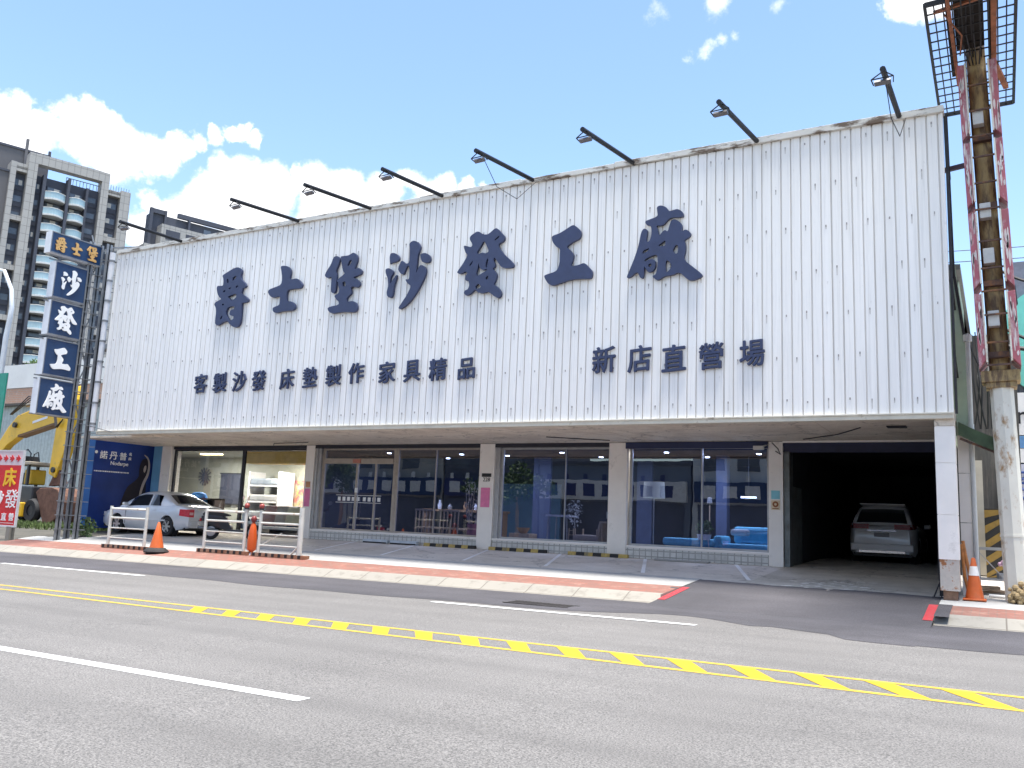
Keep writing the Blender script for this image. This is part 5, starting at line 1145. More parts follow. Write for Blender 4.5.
mb = MB().box(-.33, .35, 21.8, 21.84, .52, 2.0); mb.build('panel', BB, sp_, w=1)
mb = MB(); HY = mat('shaded_hazard_yellow', (.24, .15, .03), .6, 0, .2, 4, dirt=(.1, .08, .04), damt=(.55, .7))  # yellow darkened, the alley's shade is put into the colour
for k in range(7):
    z = .1 + .34 * k
    a = [(-.33, z), (.35, z + .5), (.35, z + .67), (-.33, z + .17)]
    a = [(x, min(2.0, max(.52, q))) for x, q in a]
    if a[1][1] - a[0][1] > .02 or a[2][1] - a[3][1] > .02: mb.prism(a, 21.785, 21.80, 'Y')
mb.build('stripe', HY, sp_, w=1)
tbz = G(-.2, 18.6)
tbl = thing('metal_table', 'small grey metal frame table beside the orange cone with a white band', 'table', (-.18, 18.4, tbz))
mb = MB()
for x in (-.22, .22):
    for y in (-.2, .2): mb.box(x - .018, x + .018, y - .018, y + .018, 0, .80)
for z in (.24,): mb.box(-.22, .22, -.215, -.19, z, z + .03); mb.box(-.22, .22, .19, .215, z, z + .03)
mb.bar((-.22, -.2, .75), (.2, -.2, .26), .018); mb.bar((-.22, -.22, 1.0), (-.42, -.1, 1.45), .02); mb.build('frame', GREYF, tbl)
MB().box(-.25, .25, -.23, .23, .78, .83).build('tabletop', mat('grey_table_top', (.36, .36, .35), .6), tbl); MB().box(-.22, .22, -.21, .21, .24, .28).build('shelf', mat('grey_table_top', (.36, .36, .35)), tbl)
t = thing('plastic_bag', 'small pink plastic bag hanging at the right side of the metal table', 'bag', (.02, 18.14, tbz + .56))
mb = MB().ball((0, 0, 0), .07, 10, (1.1, 1, 1)); mb.ball((-.08, 0, -.02), .04, 8); mb.tube([(0, 0, .05), (.03, .02, .2), (.06, .05, .24)], .008, 5); mb.build('bag', mat('pink_plastic', (.60, .38, .50), .4), t, smooth=True)
t = thing('bent_pipe', 'bent white plastic pipe lying between the metal table and the pole', 'pipe', (.05, 17.95, G(0, 17.95)))
MB().tube([(-.30, .0, .03), (-.05, -.05, .03), (.02, -.05, .05), (.02, -.05, .22), (.0, -.05, .32), (.05, -.05, .38)], .025, 8).build('pipe', SW, t, smooth=True)
t = thing('scrap_pile', 'small pile of planks and scrap under the metal table', 'scrap pile', (-.2, 18.3, G(-.2, 18.3)))
mb = MB().cbox((0, .1, .05), (.5, .12, .04), (0, 0, .2)); mb.cbox((.05, -.05, .09), (.45, .09, .03), (0, .05, -.25)); mb.cbox((-.05, .0, .13), (.35, .1, .05), (.1, 0, .4)); mb.build('planks', mat('weathered_plank', (.26, .19, .13), .8, 0, .3, 6), t)
mb = MB().lathe([(.05, 0), (.08, .02), (.085, .10), (.08, .12)], (.16, .1, .28), 12); mb.build('pot', GREYF, t)
t = thing('orange_hose', 'orange hose hanging in a loop behind the rusty column base', 'hose', (-.62, 17.6, .3))
MB().tube([(-.02, 0, .92), (.0, 0, .6), (.01, .0, .35), (.05, .0, .15), (.1, 0, .22), (.08, 0, .45), (.03, .0, .75), (-.0, .0, .98)], .028, 8).build('hose', mat('rusty_orange_hose', (.50, .20, .06), .7, 0, .3, 8), t, smooth=True)
t = thing('steel_stand', 'bent dark steel foot leaning against the rusty column base', 'steel stand', (-1.02, 17.3, G(-1.02, 17.3)))
mb = MB(); mb.bar((-.08, 0, .0), (.04, 0, .3), .025); mb.bar((-.1, 0, .01), (.08, -.02, .01), .03); mb.bar((.04, .02, .3), (.05, 0, 0), .02); mb.bar((.02, -.02, .3), (.02, .0, 1.05), .018); mb.build('frame', BLK, t)
# building to the right of the pole
rb = thing('signed_building', 'grey-blue sheet metal building with a teal round sign right of the sign pole', 'building', (3.5, 26, .5))
MB().box(.43, 9, 26, 40, .3, 8.7).build('wall', m_brick('grey_blue_siding', (.20, .21, .26), (.17, .18, .23), (.08, .09, .12), .5, 40, .04, offset=0, bumpk=.4), rb, w=1)
MB().lathe([(0, -.12), (1.5, -.12), (1.5, 0), (0, 0)], (1.55, 25.98, 6.5), 40, 'Y').build('round_sign', mat('teal_sign', (.16, .55, .46), .5, 0, .05, 3), rb, w=1)
MB().lathe([(.62, -.15), (.82, -.15), (.82, -.12), (.62, -.12)], (1.95, 25.98, 6.5), 30, 'Y').build('round_sign_ring', SW, rb, w=1)
o = MB().box(.2, 4.5, 25.86, 25.98, 4.05, 5.15).build('white_sign', SW, rb, w=1)
mb = MB(); put(mb, glyph('mi', .42, .012), (.74, 25.85, 4.55), (1, 0, 0), (0, 0, 1), .02); mb.build('lettering', BLK, o, w=1, recalc=False)
MB().box(.2, 4.5, 25.9, 25.98, 3.72, 4.03).build('blue_band', mat('sky_blue_band', (.16, .36, .66), .5), rb, w=1)
MB().box(.2, 4.5, 25.9, 25.98, 3.34, 3.70).build('white_band', SW, rb, w=1)
o = MB().box(.2, 4.5, 25.9, 25.98, 2.1, 3.30).build('picture_panel', mat('pale_picture_panel', (.55, .56, .66), .5), rb, w=1)
mb = MB()
for k in range(3):
    z = 2.4 + .3 * k; mb.tube([(.25 + .12 * i, 25.89, z + .09 * math.sin(i * 1.3 + k)) for i in range(28)], .035, 5)
mb.tube([(.55 + .22 * math.cos(a), 25.885, 2.95 + .14 * math.sin(a)) for a in [i * PI / 10 for i in range(21)]], .03, 5)
mb.build('wave_pattern', mat('deep_blue_print', (.03, .07, .28), .5), o, w=1)
MB().box(.2, 9, 25.92, 25.98, .4, 2.08).build('shop_front', mat('mauve_grey_front', (.32, .29, .31), .7, 0, .1, 2), rb, w=1)
# ------------------------------------------------------------------ overhead cables
CAB = mat('black_cable', (.015, .015, .017), .6)
def cable(label, pts, r, sag=0., n=14):
    P0 = []
    for a, b in zip(pts, pts[1:]):
        for i in range(n):
            q = i / n; p = Vector(a).lerp(Vector(b), q); p.z -= sag * 4 * q * (1 - q); P0.append(p)
    P0.append(Vector(pts[-1]))
    c = P0[0].copy()
    t = MB().tube([p - c for p in P0], r, 6).build('overhead_cable', CAB, None, smooth=True); t.location = c
    return tag(t, label, 'cable', 'overhead cables')
cable('thin upper cable crossing behind the sign pole', [(-2.2, 28, 9.85), (14, 28, 9.6)], .012, .15)
cable('thin second cable crossing just below the upper one', [(-2.2, 28, 9.5), (14, 28, 9.35)], .012, .15)
cable('thick cable dropping from the pole side towards the upper right', [(.0, 21, 7.3), (.6, 21, 6.85), (3, 21, 6.0)], .03, .05)
cable('thick dark cable bundle low at the right of the pole', [(.0, 21.5, 5.6), (2.6, 21.5, 5.3)], .05, .12)
cable('second dark cable in the low bundle at the right of the pole', [(.0, 21.6, 6.1), (2.6, 21.6, 5.0)], .035, .2)
cable('looped cable at the right edge of the sign pole', [(.25, 20, 6.7), (.42, 20, 6.5), (.45, 20, 6.1), (.3, 20, 5.85)], .018, .0)
for k in range(7):
    x = -.38 + .055 * k
    cable(['black cable falling down the alley beside the grey drain pipe', 'slack black cable in the alley, second from the drain pipe', 'black cable in the alley crossing behind the canopy', 'middle black cable hanging in the alley', 'slack black cable in the alley left of the pole', 'black cable in the alley near the sign pole', 'black cable hugging the left side of the sign pole'][k], [(x, 19.5 + .2 * k, 5.4 + .1 * k), (x + .06 * math.sin(k * 2), 19.4, 4.4), (x + .08 * math.cos(k * 3), 19.6, 3.5)], .014, .08, 6)
cable('thin slack cable from the grey drain pipe to the sign pole', [(-.42, 18, 5.0), (0, 17.9, 4.3)], .012, .25)
cable('thin cable running down to the left across the apartment tower', [(-32, 20, 8.6), (-25.0, 17.0, 9.0)], .014, .12)
# street lamp and green road sign at the left edge
t = thing('street_lamp', 'white curved street lamp pole with a green road sign at the left edge', 'street lamp', (-28.22, 16.2, G(-28.22, 16.2)))
MB().tube([(0, 0, 0), (0, 0, 6.6), (.08, 0, 7.2), (.1, 0, 7.6), (-.05, 0, 8.2), (-.6, 0, 8.9), (-2.2, 0, 9.2)], [.09, .08, .075, .07, .065, .06, .05], 10).build('pole', mat('white_galvanised_pole', (.62, .64, .66), .45, .2, .06, 4), t, smooth=True)
MB().cbox((-2.5, 0, 9.2), (.7, .25, .12)).build('lamp_head', GREYF, t, bevel=.04)
MB().box(-1.2, .62, -.16, -.12, 3.3, 5.35).build('road_sign', mat('green_road_sign', (.01, .25, .17), .4), t, bevel=.0)
MB().box(-1.2, .62, -.12, -.1, 3.3, 5.35).build('road_sign_back', GREYF, t)
# ------------------------------------------------------------------ furniture standing in the windows
SOFA = mat('teal_blue_fabric', (.16, .52, .70), .8, 0, .1, 6); WOOD = mat('warm_wood', (.36, .20, .10), .5, 0, .2, 6, stretch=(1, 1, .3)); PALEW = mat('pale_wood', (.50, .36, .24), .5, 0, .15, 6)
SHADE = mat('cream_lamp_shade', (.78, .76, .62), .7, 0, .04, 6)
FZ = .56
def ipart(mb, n, m, p, **k): return mb.build(n, m, p, **k)
t = thing('floor_lamp', 'floor lamp with a big cream drum shade in the window of the blue sofas', 'floor lamp', (-7.98, 22.0, FZ))
ipart(MB().lathe([(.29, 1.50), (.27, 1.92), (.265, 1.92), (.285, 1.50)], n=24), 'lamp_shade', SHADE, t, smooth=True); ipart(MB().tube([(0, 0, 0), (0, 0, 1.6)], .015, 8), 'pole', GREYF, t); ipart(MB().lathe([(0, 0), (.16, 0), (.16, .03), (0, .03)], n=18), 'foot', GREYF, t)
t = thing('ottoman', 'teal blue upholstered bench under the cream drum lamp', 'ottoman', (-7.0, 22.1, FZ))
ipart(MB().box(-.65, .65, -.3, .3, .08, .30), 'body', SOFA, t, bevel=.04); ipart(MB().box(-.67, .67, -.32, .32, .31, .50), 'cushion', SOFA, t, bevel=.07)
t = thing('sofa', 'teal blue sofa with a pale throw at the right end of its window', 'sofa', (-5.55, 22.35, FZ))
ipart(MB().box(-.75, .75, -.45, .45, .08, .42), 'seat', SOFA, t, bevel=.07); ipart(MB().box(-.5, .75, .28, .5, .42, .85), 'backrest', SOFA, t, bevel=.08); ipart(MB().box(-.82, -.6, -.45, .45, .08, .60), 'armrest', SOFA, t, bevel=.07); ipart(MB().box(-.5, -.05, -.05, .25, .62, .78), 'cushion', mat('pale_cushion', (.55, .57, .6), .8), t, bevel=.06)
t = thing('potted_plant', 'leafy plant in a white pot on a thin stand between the ottoman and the sofa', 'potted plant', (-6.55, 21.75, FZ))
mb = MB(); leaves(mb, (0, 0, .78), (.24, .2, .18), 130, rl, .06); ipart(mb, 'foliage', LEAF, t, recalc=False); ipart(MB().lathe([(0, .48), (.15, .48), (.18, .62), (0, .62)], n=16), 'pot', SWHITE, t, smooth=True)
mb = MB()
for a in range(3): mb.bar((.1 * math.cos(a * 2.1), .1 * math.sin(a * 2.1), .48), (.16 * math.cos(a * 2.1), .16 * math.sin(a * 2.1), 0), .02)
ipart(mb, 'leg', SWHITE, t)
t = thing('slatted_chair', 'wooden slat-backed chair in the wide window beside the door', 'chair', (-15.1, 21.75, FZ))
mb = MB()
for i in range(6): mb.bar((-.32 + .128 * i, 0, .1), (-.32 + .128 * i, .03, .98), .03)
mb.bar((-.35, .03, .98), (.35, .03, .98), .05); mb.bar((-.35, 0, .12), (.35, 0, .12), .05); ipart(mb, 'backrest', PALEW, t); ipart(MB().box(-.34, .34, .05, .55, .42, .48), 'seat', PALEW, t)
for x in (-.31, .31): ipart(MB().bar((x, .5, 0), (x, .5, .42), .045), 'leg', PALEW, t)
o = copy_tree(t); o.location.x = -14.35; o.location.y = 21.95; o['label'] = 'second slatted chair, half hidden behind the first beside the red vase'
t = thing('floor_vase', 'tall dull red vase with bare pale branches at the right end of the wide window', 'vase', (-13.35, 21.7, FZ))
ipart(MB().lathe([(0, 0), (.14, 0), (.17, .25), (.15, .5), (.17, .62), (.15, .62), (.12, .5)], n=18), 'vase', mat('dull_red_ceramic', (.34, .10, .14), .35), t, smooth=True)
mb = MB(); rb_ = random.Random(6)
for i in range(9):
    a = rb_.uniform(-.16, .16); b = rb_.uniform(-.1, .1); h = rb_.uniform(1.2, 1.9); mb.tube([(a * .3, b * .3, .4), (a * 1.2, b, .9), (a * 1.3 + rb_.uniform(-.08, .08), b * 1.4, h)], [.018, .014, .006], 5)
    for k in range(5): mb.ball((a * 1.2 + rb_.uniform(-.07, .07), b, rb_.uniform(.8, h)), rb_.uniform(.02, .045), 6)
ipart(mb, 'branches', mat('pale_branch', (.50, .40, .33), .8), t)
t = thing('console_table', 'long wooden table with vases in the wide window behind the slatted chairs', 'table', (-15.3, 24.2, FZ))
ipart(MB().box(-1.4, 1.6, -.3, .3, .98, 1.05), 'tabletop', WOOD, t); mb = MB()
for x in (-1.3, 1.5): ipart(MB().box(x - .04, x + .04, -.26, .26, 0, .98), 'leg', WOOD, t)
for i, (x, h) in enumerate(((-.9, .3), (-.5, .18), (.1, .26), (.5, .22), (1.0, .34))):
    tag(MB().lathe([(0, 0), (.06, 0), (.08, h * .5), (.035, h * .8), (.045, h), (0, h)], n=14).build('vase', [SWHITE, GREYF, WOOD][i % 3], None, smooth=True, loc=(-15.3 + x, 24.2, FZ + 1.05)), ['leftmost small white vase on the console table', 'second small grey vase on the console table', 'middle brown vase on the console table', 'fourth small white vase on the console table', 'rightmost tall grey vase on the console table'][i], 'vase')
t = thing('bar_table', 'slim dark table with a white top in the third bay', 'table', (-10.95, 22.6, FZ))
ipart(MB().box(-.36, .36, -.3, .3, .93, .98), 'tabletop', SWHITE, t)
for x in (-.32, .32):
    for y in (-.26, .26): ipart(MB().tube([(x, y, 0), (x * .9, y, .93)], .016, 6), 'leg', GREYF, t)
t = thing('flower_stand', 'tall pale stand with dried white flowers in the third bay', 'flower stand', (-10.45, 22.2, FZ))
mb = MB()
for s in (-.09, .09): mb.bar((s, 0, 0), (s * .7, 0, .62), .02)
for k in range(5): mb.bar((-.085, 0, .08 + .12 * k), (.085, 0, .08 + .12 * k), .015)
ipart(mb, 'ladder', PALEW, t); mb = MB(); leaves(mb, (.08, 0, 1.05), (.26, .18, .42), 130, rl, .045); ipart(mb, 'dried_flowers', mat('dried_flower', (.45, .46, .46), .8), t, recalc=False)
t = thing('armchair', 'light wooden armchair with a beige seat near the right pier of the third bay', 'armchair', (-9.85, 22.2, FZ))
ipart(MB().box(-.42, .36, -.3, .3, .30, .46), 'seat', mat('beige_upholstery', (.42, .33, .26), .8), t, bevel=.05); ipart(MB().cbox((.33, 0, .58), (.08, .56, .5), (0, R(12), 0)), 'backrest', mat('beige_upholstery', (.42, .33, .26)), t, bevel=.04)
for x in (-.36, .3):
    for y in (-.27, .27): ipart(MB().bar((x, y, 0), (x, y, .62), .04), 'leg', PALEW, t)
t = thing('side_table', 'small wooden side table with a pale box lamp at the right of the third bay', 'side table', (-9.25, 22.2, FZ))
ipart(MB().box(-.25, .25, -.25, .25, .80, .84), 'tabletop', PALEW, t)
for x in (-.2, .2): ipart(MB().box(x - .02, x + .02, -.2, .2, 0, .80), 'leg', PALEW, t)
t = thing('table_lamp', 'small lamp with a pale square shade on the side table', 'lamp', (-9.2, 22.2, FZ + .84))
ipart(MB().box(-.15, .15, -.12, .12, .08, .26), 'lamp_shade', SHADE, t); ipart(MB().tube([(0, 0, 0), (0, 0, .1)], .02, 8), 'foot', WOOD, t)
t = thing('drawer_chest', 'low pale wood drawer chest with a brown bowl at the left of the third bay', 'drawer chest', (-11.85, 22.0, FZ))
ipart(MB().box(-.32, .32, -.25, .25, .05, .42), 'body', PALEW, t, bevel=.01); 
for z in (.08, .25): ipart(MB().box(-.30, .30, -.265, -.25, z, z + .15), 'drawer', PALEW, t)
tag(MB().lathe([(0, 0), (.1, 0), (.2, .16), (.19, .16), (.09, .02), (0, .02)], n=18).build('bowl', WOOD, None, smooth=True, loc=(-11.85, 22.0, FZ + .42)), 'brown wooden bowl on the low drawer chest', 'bowl')
t = thing('floor_lamp', 'slim floor lamp in the dark back of the blue sofa window', 'floor lamp', (-6.9, 23.4, FZ))
ipart(MB().tube([(0, 0, 0), (0, 0, 1.55)], .018, 8), 'pole', PALEW, t); ipart(MB().lathe([(0, 0), (.14, 0), (.14, .03), (0, .03)], n=14), 'foot', GREYF, t); ipart(MB().lathe([(.07, 1.45), (.06, 1.6), (0, 1.62)], n=14), 'lamp_head', GREYF, t)
t = thing('pendant_lamp', 'slim white bar lamp hanging in the blue sofa window', 'pendant lamp', (-5.9, 23.6, 3.3))
ipart(MB().box(-.2, .2, -.03, .03, -1.12, -1.08), 'lamp_bar', mat('lit_lamp_bar', (.9, .88, .8), .5, emit=2.), t); ipart(MB().tube([(0, 0, -1.08), (0, 0, .03)], .006, 5), 'cord', BLK, t)
# bright left room
t = thing('tub_chair', 'bright blue round-backed chair in the left window behind the sedan', 'chair', (-25.35, 21.95, FZ))
ipart(MB().prism(chaikin([(-.45, .4), (.45, .4), (.46, 1.1), (.3, 1.32), (-.3, 1.32), (-.46, 1.1)], 2), .2, .32, 'Y'), 'backrest', mat('bright_blue_fabric', (.03, .20, .55), .7), t, bevel=.04); ipart(MB().box(-.45, .45, -.4, .2, .3, .5), 'seat', mat('bright_blue_fabric', (.03, .20, .55)), t, bevel=.06)
for x in (-.35, .35): ipart(MB().box(x - .03, x + .03, -.35, .15, 0, .3), 'leg', WOOD, t)
t = thing('dark_cabinet', 'dark brown open shelf cabinet next to the blue chair', 'cabinet', (-24.75, 22.2, FZ))
mb = MB(); mb.box(-.5, .5, .2, .25, 0, 1.1)
for z in (0, .36, .72, 1.06): mb.box(-.5, .5, -.22, .22, z, z + .05)
for x in (-.5, .46): mb.box(x, x + .04, -.22, .22, 0, 1.1)
ipart(mb, 'shelf', mat('dark_brown_wood', (.05, .035, .03), .5), t)
t = thing('picture', 'dark framed picture on the beige back wall of the left room', 'picture', (-26.7, 24.9, 1.75))
ipart(MB().box(-.55, .55, 0, .05, -.2, .95), 'canvas', mat('dark_picture', (.05, .055, .08), .5), t); mb = MB(); mb.box(-.6, .6, -.01, .05, .95, 1.0); mb.box(-.6, .6, -.01, .05, -.25, -.2); ipart(mb, 'frame', BLK, t)
mb = MB()
for i in range(14):
    a = 2 * PI * i / 14; mb.bar((.1 * math.cos(a), 0, .1 * math.sin(a)), (.36 * math.cos(a), 0, .36 * math.sin(a)), .03)
mb.lathe([(0, -.02), (.16, -.02), (.16, .02), (0, .02)], (0, 0, 0), 14, 'Y'); o = mb.build('wall_clock', mat('dark_metal_clock', (.09, .09, .11), .5, .3)); o.location = (-28.2, 24.92, 2.6); tag(o, 'dark starburst wall clock on the beige wall of the left room', 'clock')
t = thing('mattress_rack', 'white rack stacked with three mattresses in the left room', 'display rack', (-24.0, 24.4, FZ))
for k, z in enumerate((.45, 1.05, 1.65)):
    o = ipart(MB().box(-.75, .75, -.4, .4, z, z + .06), 'shelf', SWHITE, t); 
    MB().box(-.7, .7, -.38, .38, z + .06, z + .30).build('mattress', mat(['grey_mattress', 'white_mattress', 'blue_grey_mattress'][k], [(.24, .26, .28), (.36, .36, .36), (.26, .30, .35)][k], .8), o, bevel=.06)
for x in (-.75, .75): ipart(MB().box(x - .03, x + .03, -.4, .4, 0, 2.2), 'upright', SWHITE, t)
t = thing('wall_mural', 'colourful flower mural panel at the right end of the left room', 'mural', (-22.9, 24.96, 1.4))
mm = bpy.data.materials.new('flower_mural'); q = NT(mm); v = q.coord((1, 1, 1)); n_ = q.noise(v, 3.2, 3); n2_ = q.noise(v, 6, 3)
c_ = q.mix(q.ramp(n_, .45, .55), (.45, .40, .30), (.42, .10, .12)); c_ = q.mix(q.ramp(n2_, .55, .62), c_, (.55, .42, .12)); q.base(c_)
ipart(MB().box(-.9, 1.2, -.03, 0, -.8, 1.1), 'panel', mm, t)
for i, (x, c, l) in enumerate(((-21.3, (.34, .20, .20), 'dusty pink quilted seat cushion standing in the left window'), (-20.7, (.40, .38, .36), 'grey quilted seat cushion standing in the left window'), (-20.15, (.55, .54, .42), 'cream seat cushion at the right end of the left window'))):
    tag(MB().cbox((0, 0, .38), (.52, .16, .66 - .1 * (i == 2)), (R(-12), 0, 0)).build('seat_cushion', mat('cushion_%s' % ['pink', 'grey', 'cream'][i], c, .8, 0, .1, 10), None, bevel=.06, loc=(x, 21.75 - .08 * i, FZ + .22)), l, 'cushion')
t = thing('bench', 'low white bench under the row of seat cushions in the left window', 'bench', (-20.7, 21.75, FZ))
ipart(MB().box(-.95, .95, -.22, .22, .16, .24), 'seat', SWHITE, t)
for x in (-.85, .85): ipart(MB().box(x - .04, x + .04, -.2, .2, 0, .16), 'leg', SWHITE, t)
t = thing('display_bed', 'low display bed with a blue cover behind the cushions in the left room', 'bed', (-22.6, 22.9, FZ))
ipart(MB().box(-.9, .9, -.5, .6, .1, .42), 'mattress', mat('dark_blue_cover', (.03, .07, .16), .8), t, bevel=.06); ipart(MB().box(-.9, .9, .6, .7, 0, .95), 'headboard', mat('grey_headboard', (.2, .2, .22), .8), t, bevel=.03)
# lamps lit inside the showroom
def alight(name, loc, size, power, col, rot=(0, 0, 0)):
    l = bpy.data.lights.new(name, 'AREA'); l.energy = power; l.color = col; l.shape = 'RECTANGLE'; l.size = size[0]; l.size_y = size[1]
    o = bpy.data.objects.new(name, l); COL.objects.link(o); o.location = loc; o.rotation_euler = rot
alight('strip_light_lamp', (-26, 23.2, 3.3), (1.2, .3), 60, (1, .98, .94)); alight('strip_light_lamp', (-22.5, 23.6, 3.3), (1.2, .3), 60, (1, .96, .9))
for x, y in ((-16.5, 23), (-14, 23), (-10.8, 23), (-8, 22.8), (-5.8, 22.8)): alight('ceiling_spot_lamp', (x, y, 3.33), (.4, .4), 22, (1, .92, .82))

# ------------------------------------------------------------------ the other side of the street (seen mirrored in the shop glass)
RW = [mat('render_grey_blue', (.16, .19, .24), .8, 0, .12, .5), mat('render_cream', (.38, .37, .34), .8, 0, .12, .5), mat('render_dark', (.10, .11, .14), .8, 0, .2, .5), mat('render_white', (.62, .64, .66), .8, 0, .1, .5)]
SGN = [mat('street_sign_navy', (.02, .03, .12), .4), mat('street_sign_blue', (.02, .05, .13), .4), mat('street_sign_white', (.7, .7, .7), .4)]
labs = ['cream three-storey shophouse across the street', 'dark shophouse with a navy sign band across the street', 'grey-blue low workshop across the street', 'white four-storey house across the street', 'dark glass-fronted shop across the street', 'cream low shop with a blue sign band across the street', 'grey-blue shophouse at the far end across the street', 'white corner house at the near end across the street']
labs = ['tall dark apartment house far left across the street', 'white shophouse with a navy band far left across the street', 'cream workshop with a white band far left across the street'] + labs
x = -84
ro = random.Random(31)
for i, (w, h, wm, sm) in enumerate(((14, 16, 2, 0), (11, 10, 3, 0), (12.6, 7, 1, 2), (9, 10, 1, 1), (8, 8.5, 2, 0), (11, 5.5, 0, 2), (7, 12, 3, 1), (12, 7, 2, 0), (10, 6, 1, 1), (14, 9, 0, 0))):
    t = thing('shophouse', labs[i], 'shophouse', (x + w / 2, -13, 0), 0, 'shophouses across the street')
    MB().box(-w / 2, w / 2, -9, 0, -.3, h).build('wall', RW[wm], t); MB().box(-w / 2 - .1, w / 2 + .1, -9.1, .12, h, h + .25).build('roof', RW[2], t)
    o = MB().box(-w / 2 + .2, w / 2 - .2, 0, .35, 3.1, 4.4).build('sign_band', SGN[sm], t)
    mb = MB(); n = int(w / 1.5)
    for k in range(n): mb.box(-w / 2 + .7 + k * 1.4, -w / 2 + 1.6 + k * 1.4, .35, .37, 3.35, 4.15); mb.box(-w / 2 + .7 + k * 1.4, -w / 2 + 1.0 + k * 1.4, .3, .34, 4.4, 4.8)
    mb.build('sign_stripe', SGN[2 if sm != 2 else 0], o)
    MB().box(-w / 2 + .4, w / 2 - .4, .0, .06, .2, 2.95).build('shop_front', RW[2], t)
    for zz in range(1, int((h - 4.4) / 2.8) + 1):
        for k in range(int(w / 2.4)): MB().box(-w / 2 + .6 + k * 2.3, -w / 2 + 2.1 + k * 2.3, 0, .05, 2.2 + zz * 2.9, 3.6 + zz * 2.9).build('window', TWIN, t)
    x += w + .15
struct(MB().box(-140, 70, -13, -5.6, -.5, .12).build('pavement', C_KERB))
for i, (x, y, h) in enumerate(((-42.5, -8, 6), (-28, -8.5, 5), (-47, -8, 5.5))):
    t = thing('street_tree', ['round green street tree across the road, middle one', 'small green street tree across the road, nearest the door reflection', 'round green street tree across the road, farthest left'][i], 'tree', (x, y, .1))
    MB().tube([(0, 0, 0), (.08, .05, h * .35), (.0, .1, h * .6)], [.14, .11, .06], 8).build('trunk', WOOD, t)
    mb = MB()
    for k in range(9): leaves(mb, (ro.gauss(0, .8), ro.gauss(0, .8), h * .68 + ro.gauss(0, .6)), (.8, .8, .6), 170, ro, .14)
    mb.build('crown', LEAF, t, recalc=False)

for (x, y, rz, col, lb) in ((-12.8, -4.2, .0, (.03, .06, .14), 'dark blue sedan parked across the street near the viewer'), (-35, -4.0, PI, (.02, .02, .025), 'black sedan parked across the street, far left')):
    c = copy_tree(sed); c.location = (x, y, zr(x)); c.rotation_euler = (0, 0, rz); c.scale = (1, 1, 1); c['label'] = lb; c['group'] = 'cars parked across the street'
    pm = mat('far_car_paint_%d' % int(-x), col, .25, .2, .03, 3, coat=.8)
    for q in [q for q in bpy.data.objects if q.parent == c]:
        for sl_ in getattr(q, 'material_slots', []):
            if sl_.material == SILVER: sl_.link = 'OBJECT'; sl_.material = pm
# ------------------------------------------------------------------ camera, sun, sky
cam = bpy.data.cameras.new('camera'); cam.sensor_width = 36; cam.lens = 870 * 36 / 1024; cam.clip_end = 3000; cam.clip_start = .05
co = bpy.data.objects.new('camera', cam); COL.objects.link(co)
r0 = Vector((0.873359683925266, 0.4852450847152698, 0.042190878796608745)); d0 = Vector((-0.040320836356546035, 0.1583496809886678, -0.9865594805617629)); f0 = Vector((-0.48540405091991984, 0.859920104597199, 0.15786171499155233))
Mc = Matrix((r0, -d0, -f0)).transposed().to_4x4(); Mc.translation = (0, 0, 1.25); co.matrix_world = Mc
S.camera = co
SUN = Vector((.10, -.05, 1)).normalized()
sl = bpy.data.lights.new('sun', 'SUN'); sl.energy = 2.2; sl.angle = R(16); sl.color = (1, .96, .89)
so = bpy.data.objects.new('sun', sl); COL.objects.link(so); so.rotation_euler = SUN.to_track_quat('Z', 'Y').to_euler(); so.location = (0, 0, 60)
w = bpy.data.worlds.new('World'); S.world = w; w.use_nodes = True
T = w.node_tree; bg = T.nodes['Background']
def wn(typ, **k):
    n = T.nodes.new(typ)
    for a, v in k.items(): setattr(n, a, v)
    return n
sky = wn('ShaderNodeTexSky', sky_type='NISHITA', sun_disc=False); sky.sun_elevation = math.asin(SUN.z); sky.sun_rotation = math.atan2(SUN.x, SUN.y); sky.air_density = 1.0; sky.dust_density = .2; sky.ozone_density = 1.6; sky.altitude = 50
tc = wn('ShaderNodeTexCoord')
def wmath(op, a, b=None, clamp=False):
    n = wn('ShaderNodeMath', operation=op, use_clamp=clamp)
    for i, v in ((0, a), (1, b)):
        if v is None: continue
        if hasattr(v, 'links'): T.links.new(v, n.inputs[i])
        else: n.inputs[i].default_value = v
    return n.outputs[0]
def wnoise(vec, scale, detail, rough=.6):
    n = wn('ShaderNodeTexNoise'); n.inputs['Scale'].default_value = scale; n.inputs['Detail'].default_value = detail; n.inputs['Roughness'].default_value = rough
    T.links.new(vec, n.inputs['Vector']); return n
gen = tc.outputs['Generated']
wob = wnoise(gen, 14, 6, .6)
wsub = wn('ShaderNodeVectorMath', operation='SUBTRACT'); T.links.new(wob.outputs['Color'], wsub.inputs[0]); wsub.inputs[1].default_value = (.5, .5, .5)
wsc = wn('ShaderNodeVectorMath', operation='SCALE'); T.links.new(wsub.outputs[0], wsc.inputs[0]); wsc.inputs['Scale'].default_value = .07
wad = wn('ShaderNodeVectorMath', operation='ADD'); T.links.new(gen, wad.inputs[0]); T.links.new(wsc.outputs[0], wad.inputs[1])
acc = None
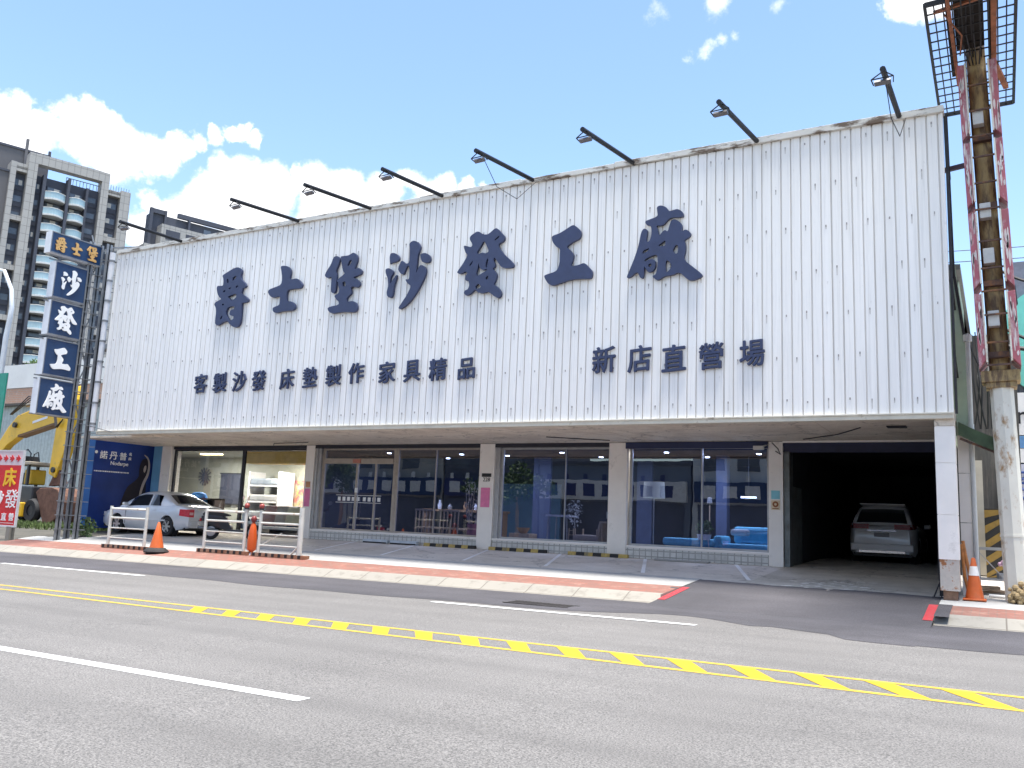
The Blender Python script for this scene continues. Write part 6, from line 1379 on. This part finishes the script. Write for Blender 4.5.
for (cx, cy, cz, rr_, wt) in CLOUDS:      # cumulus puffs: direction, angular radius, weight
    dn = wn('ShaderNodeVectorMath', operation='DISTANCE'); T.links.new(wad.outputs[0], dn.inputs[0]); dn.inputs[1].default_value = (cx, cy, cz)
    mr = wn('ShaderNodeMapRange', interpolation_type='SMOOTHSTEP'); mr.inputs['From Min'].default_value = 0; mr.inputs['From Max'].default_value = rr_ * 1.85; mr.inputs['To Min'].default_value = wt; mr.inputs['To Max'].default_value = 0
    T.links.new(dn.outputs['Value'], mr.inputs['Value'])
    acc = mr.outputs[0] if acc is None else wmath('MAXIMUM', acc, mr.outputs[0])
far = wnoise(gen, 2.6, 9, .6)                # scattered cumulus over the rest of the sky, behind the viewer
sep = wn('ShaderNodeSeparateXYZ'); T.links.new(gen, sep.inputs[0])
back = wmath('MULTIPLY', wmath('SUBTRACT', far.outputs['Fac'], .42), 3.0)
back = wmath('MULTIPLY', back, wmath('MULTIPLY', wmath('SUBTRACT', -.05, sep.outputs['Y']), 4, True))
acc = wmath('MAXIMUM', acc, back)
det = wnoise(gen, 30, 9, .7)
mask = wmath('ADD', acc, wmath('MULTIPLY', wmath('SUBTRACT', det.outputs['Fac'], .5), .75))
ms = wn('ShaderNodeMapRange', interpolation_type='SMOOTHSTEP'); ms.inputs['From Min'].default_value = .20; ms.inputs['From Max'].default_value = .66; T.links.new(mask, ms.inputs['Value'])
shade = wn('ShaderNodeMapRange'); shade.inputs['From Min'].default_value = .3; shade.inputs['From Max'].default_value = .8; shade.inputs['To Min'].default_value = 1; shade.inputs['To Max'].default_value = .93; T.links.new(wnoise(gen, 11, 5).outputs['Fac'], shade.inputs['Value'])
cl = wn('ShaderNodeCombineColor'); 
for i, k in enumerate((CLOUD_V, CLOUD_V * 1.0, CLOUD_V * 1.02)): T.links.new(wmath('MULTIPLY', shade.outputs[0], k), cl.inputs[i])
mx = wn('ShaderNodeMix', data_type='RGBA'); T.links.new(ms.outputs[0], mx.inputs[0]); T.links.new(sky.outputs[0], mx.inputs[6]); T.links.new(cl.outputs[0], mx.inputs[7])
T.links.new(mx.outputs[2], bg.inputs['Color']); bg.inputs['Strength'].default_value = .066
S.view_settings.view_transform = 'Standard'; S.view_settings.look = 'None'; S.view_settings.gamma = 1; S.view_settings.use_curve_mapping = False
S.view_settings.exposure = EXPOSURE
S.cycles.max_bounces = 8; S.cycles.transparent_max_bounces = 12; S.cycles.glossy_bounces = 4; S.cycles.diffuse_bounces = 4
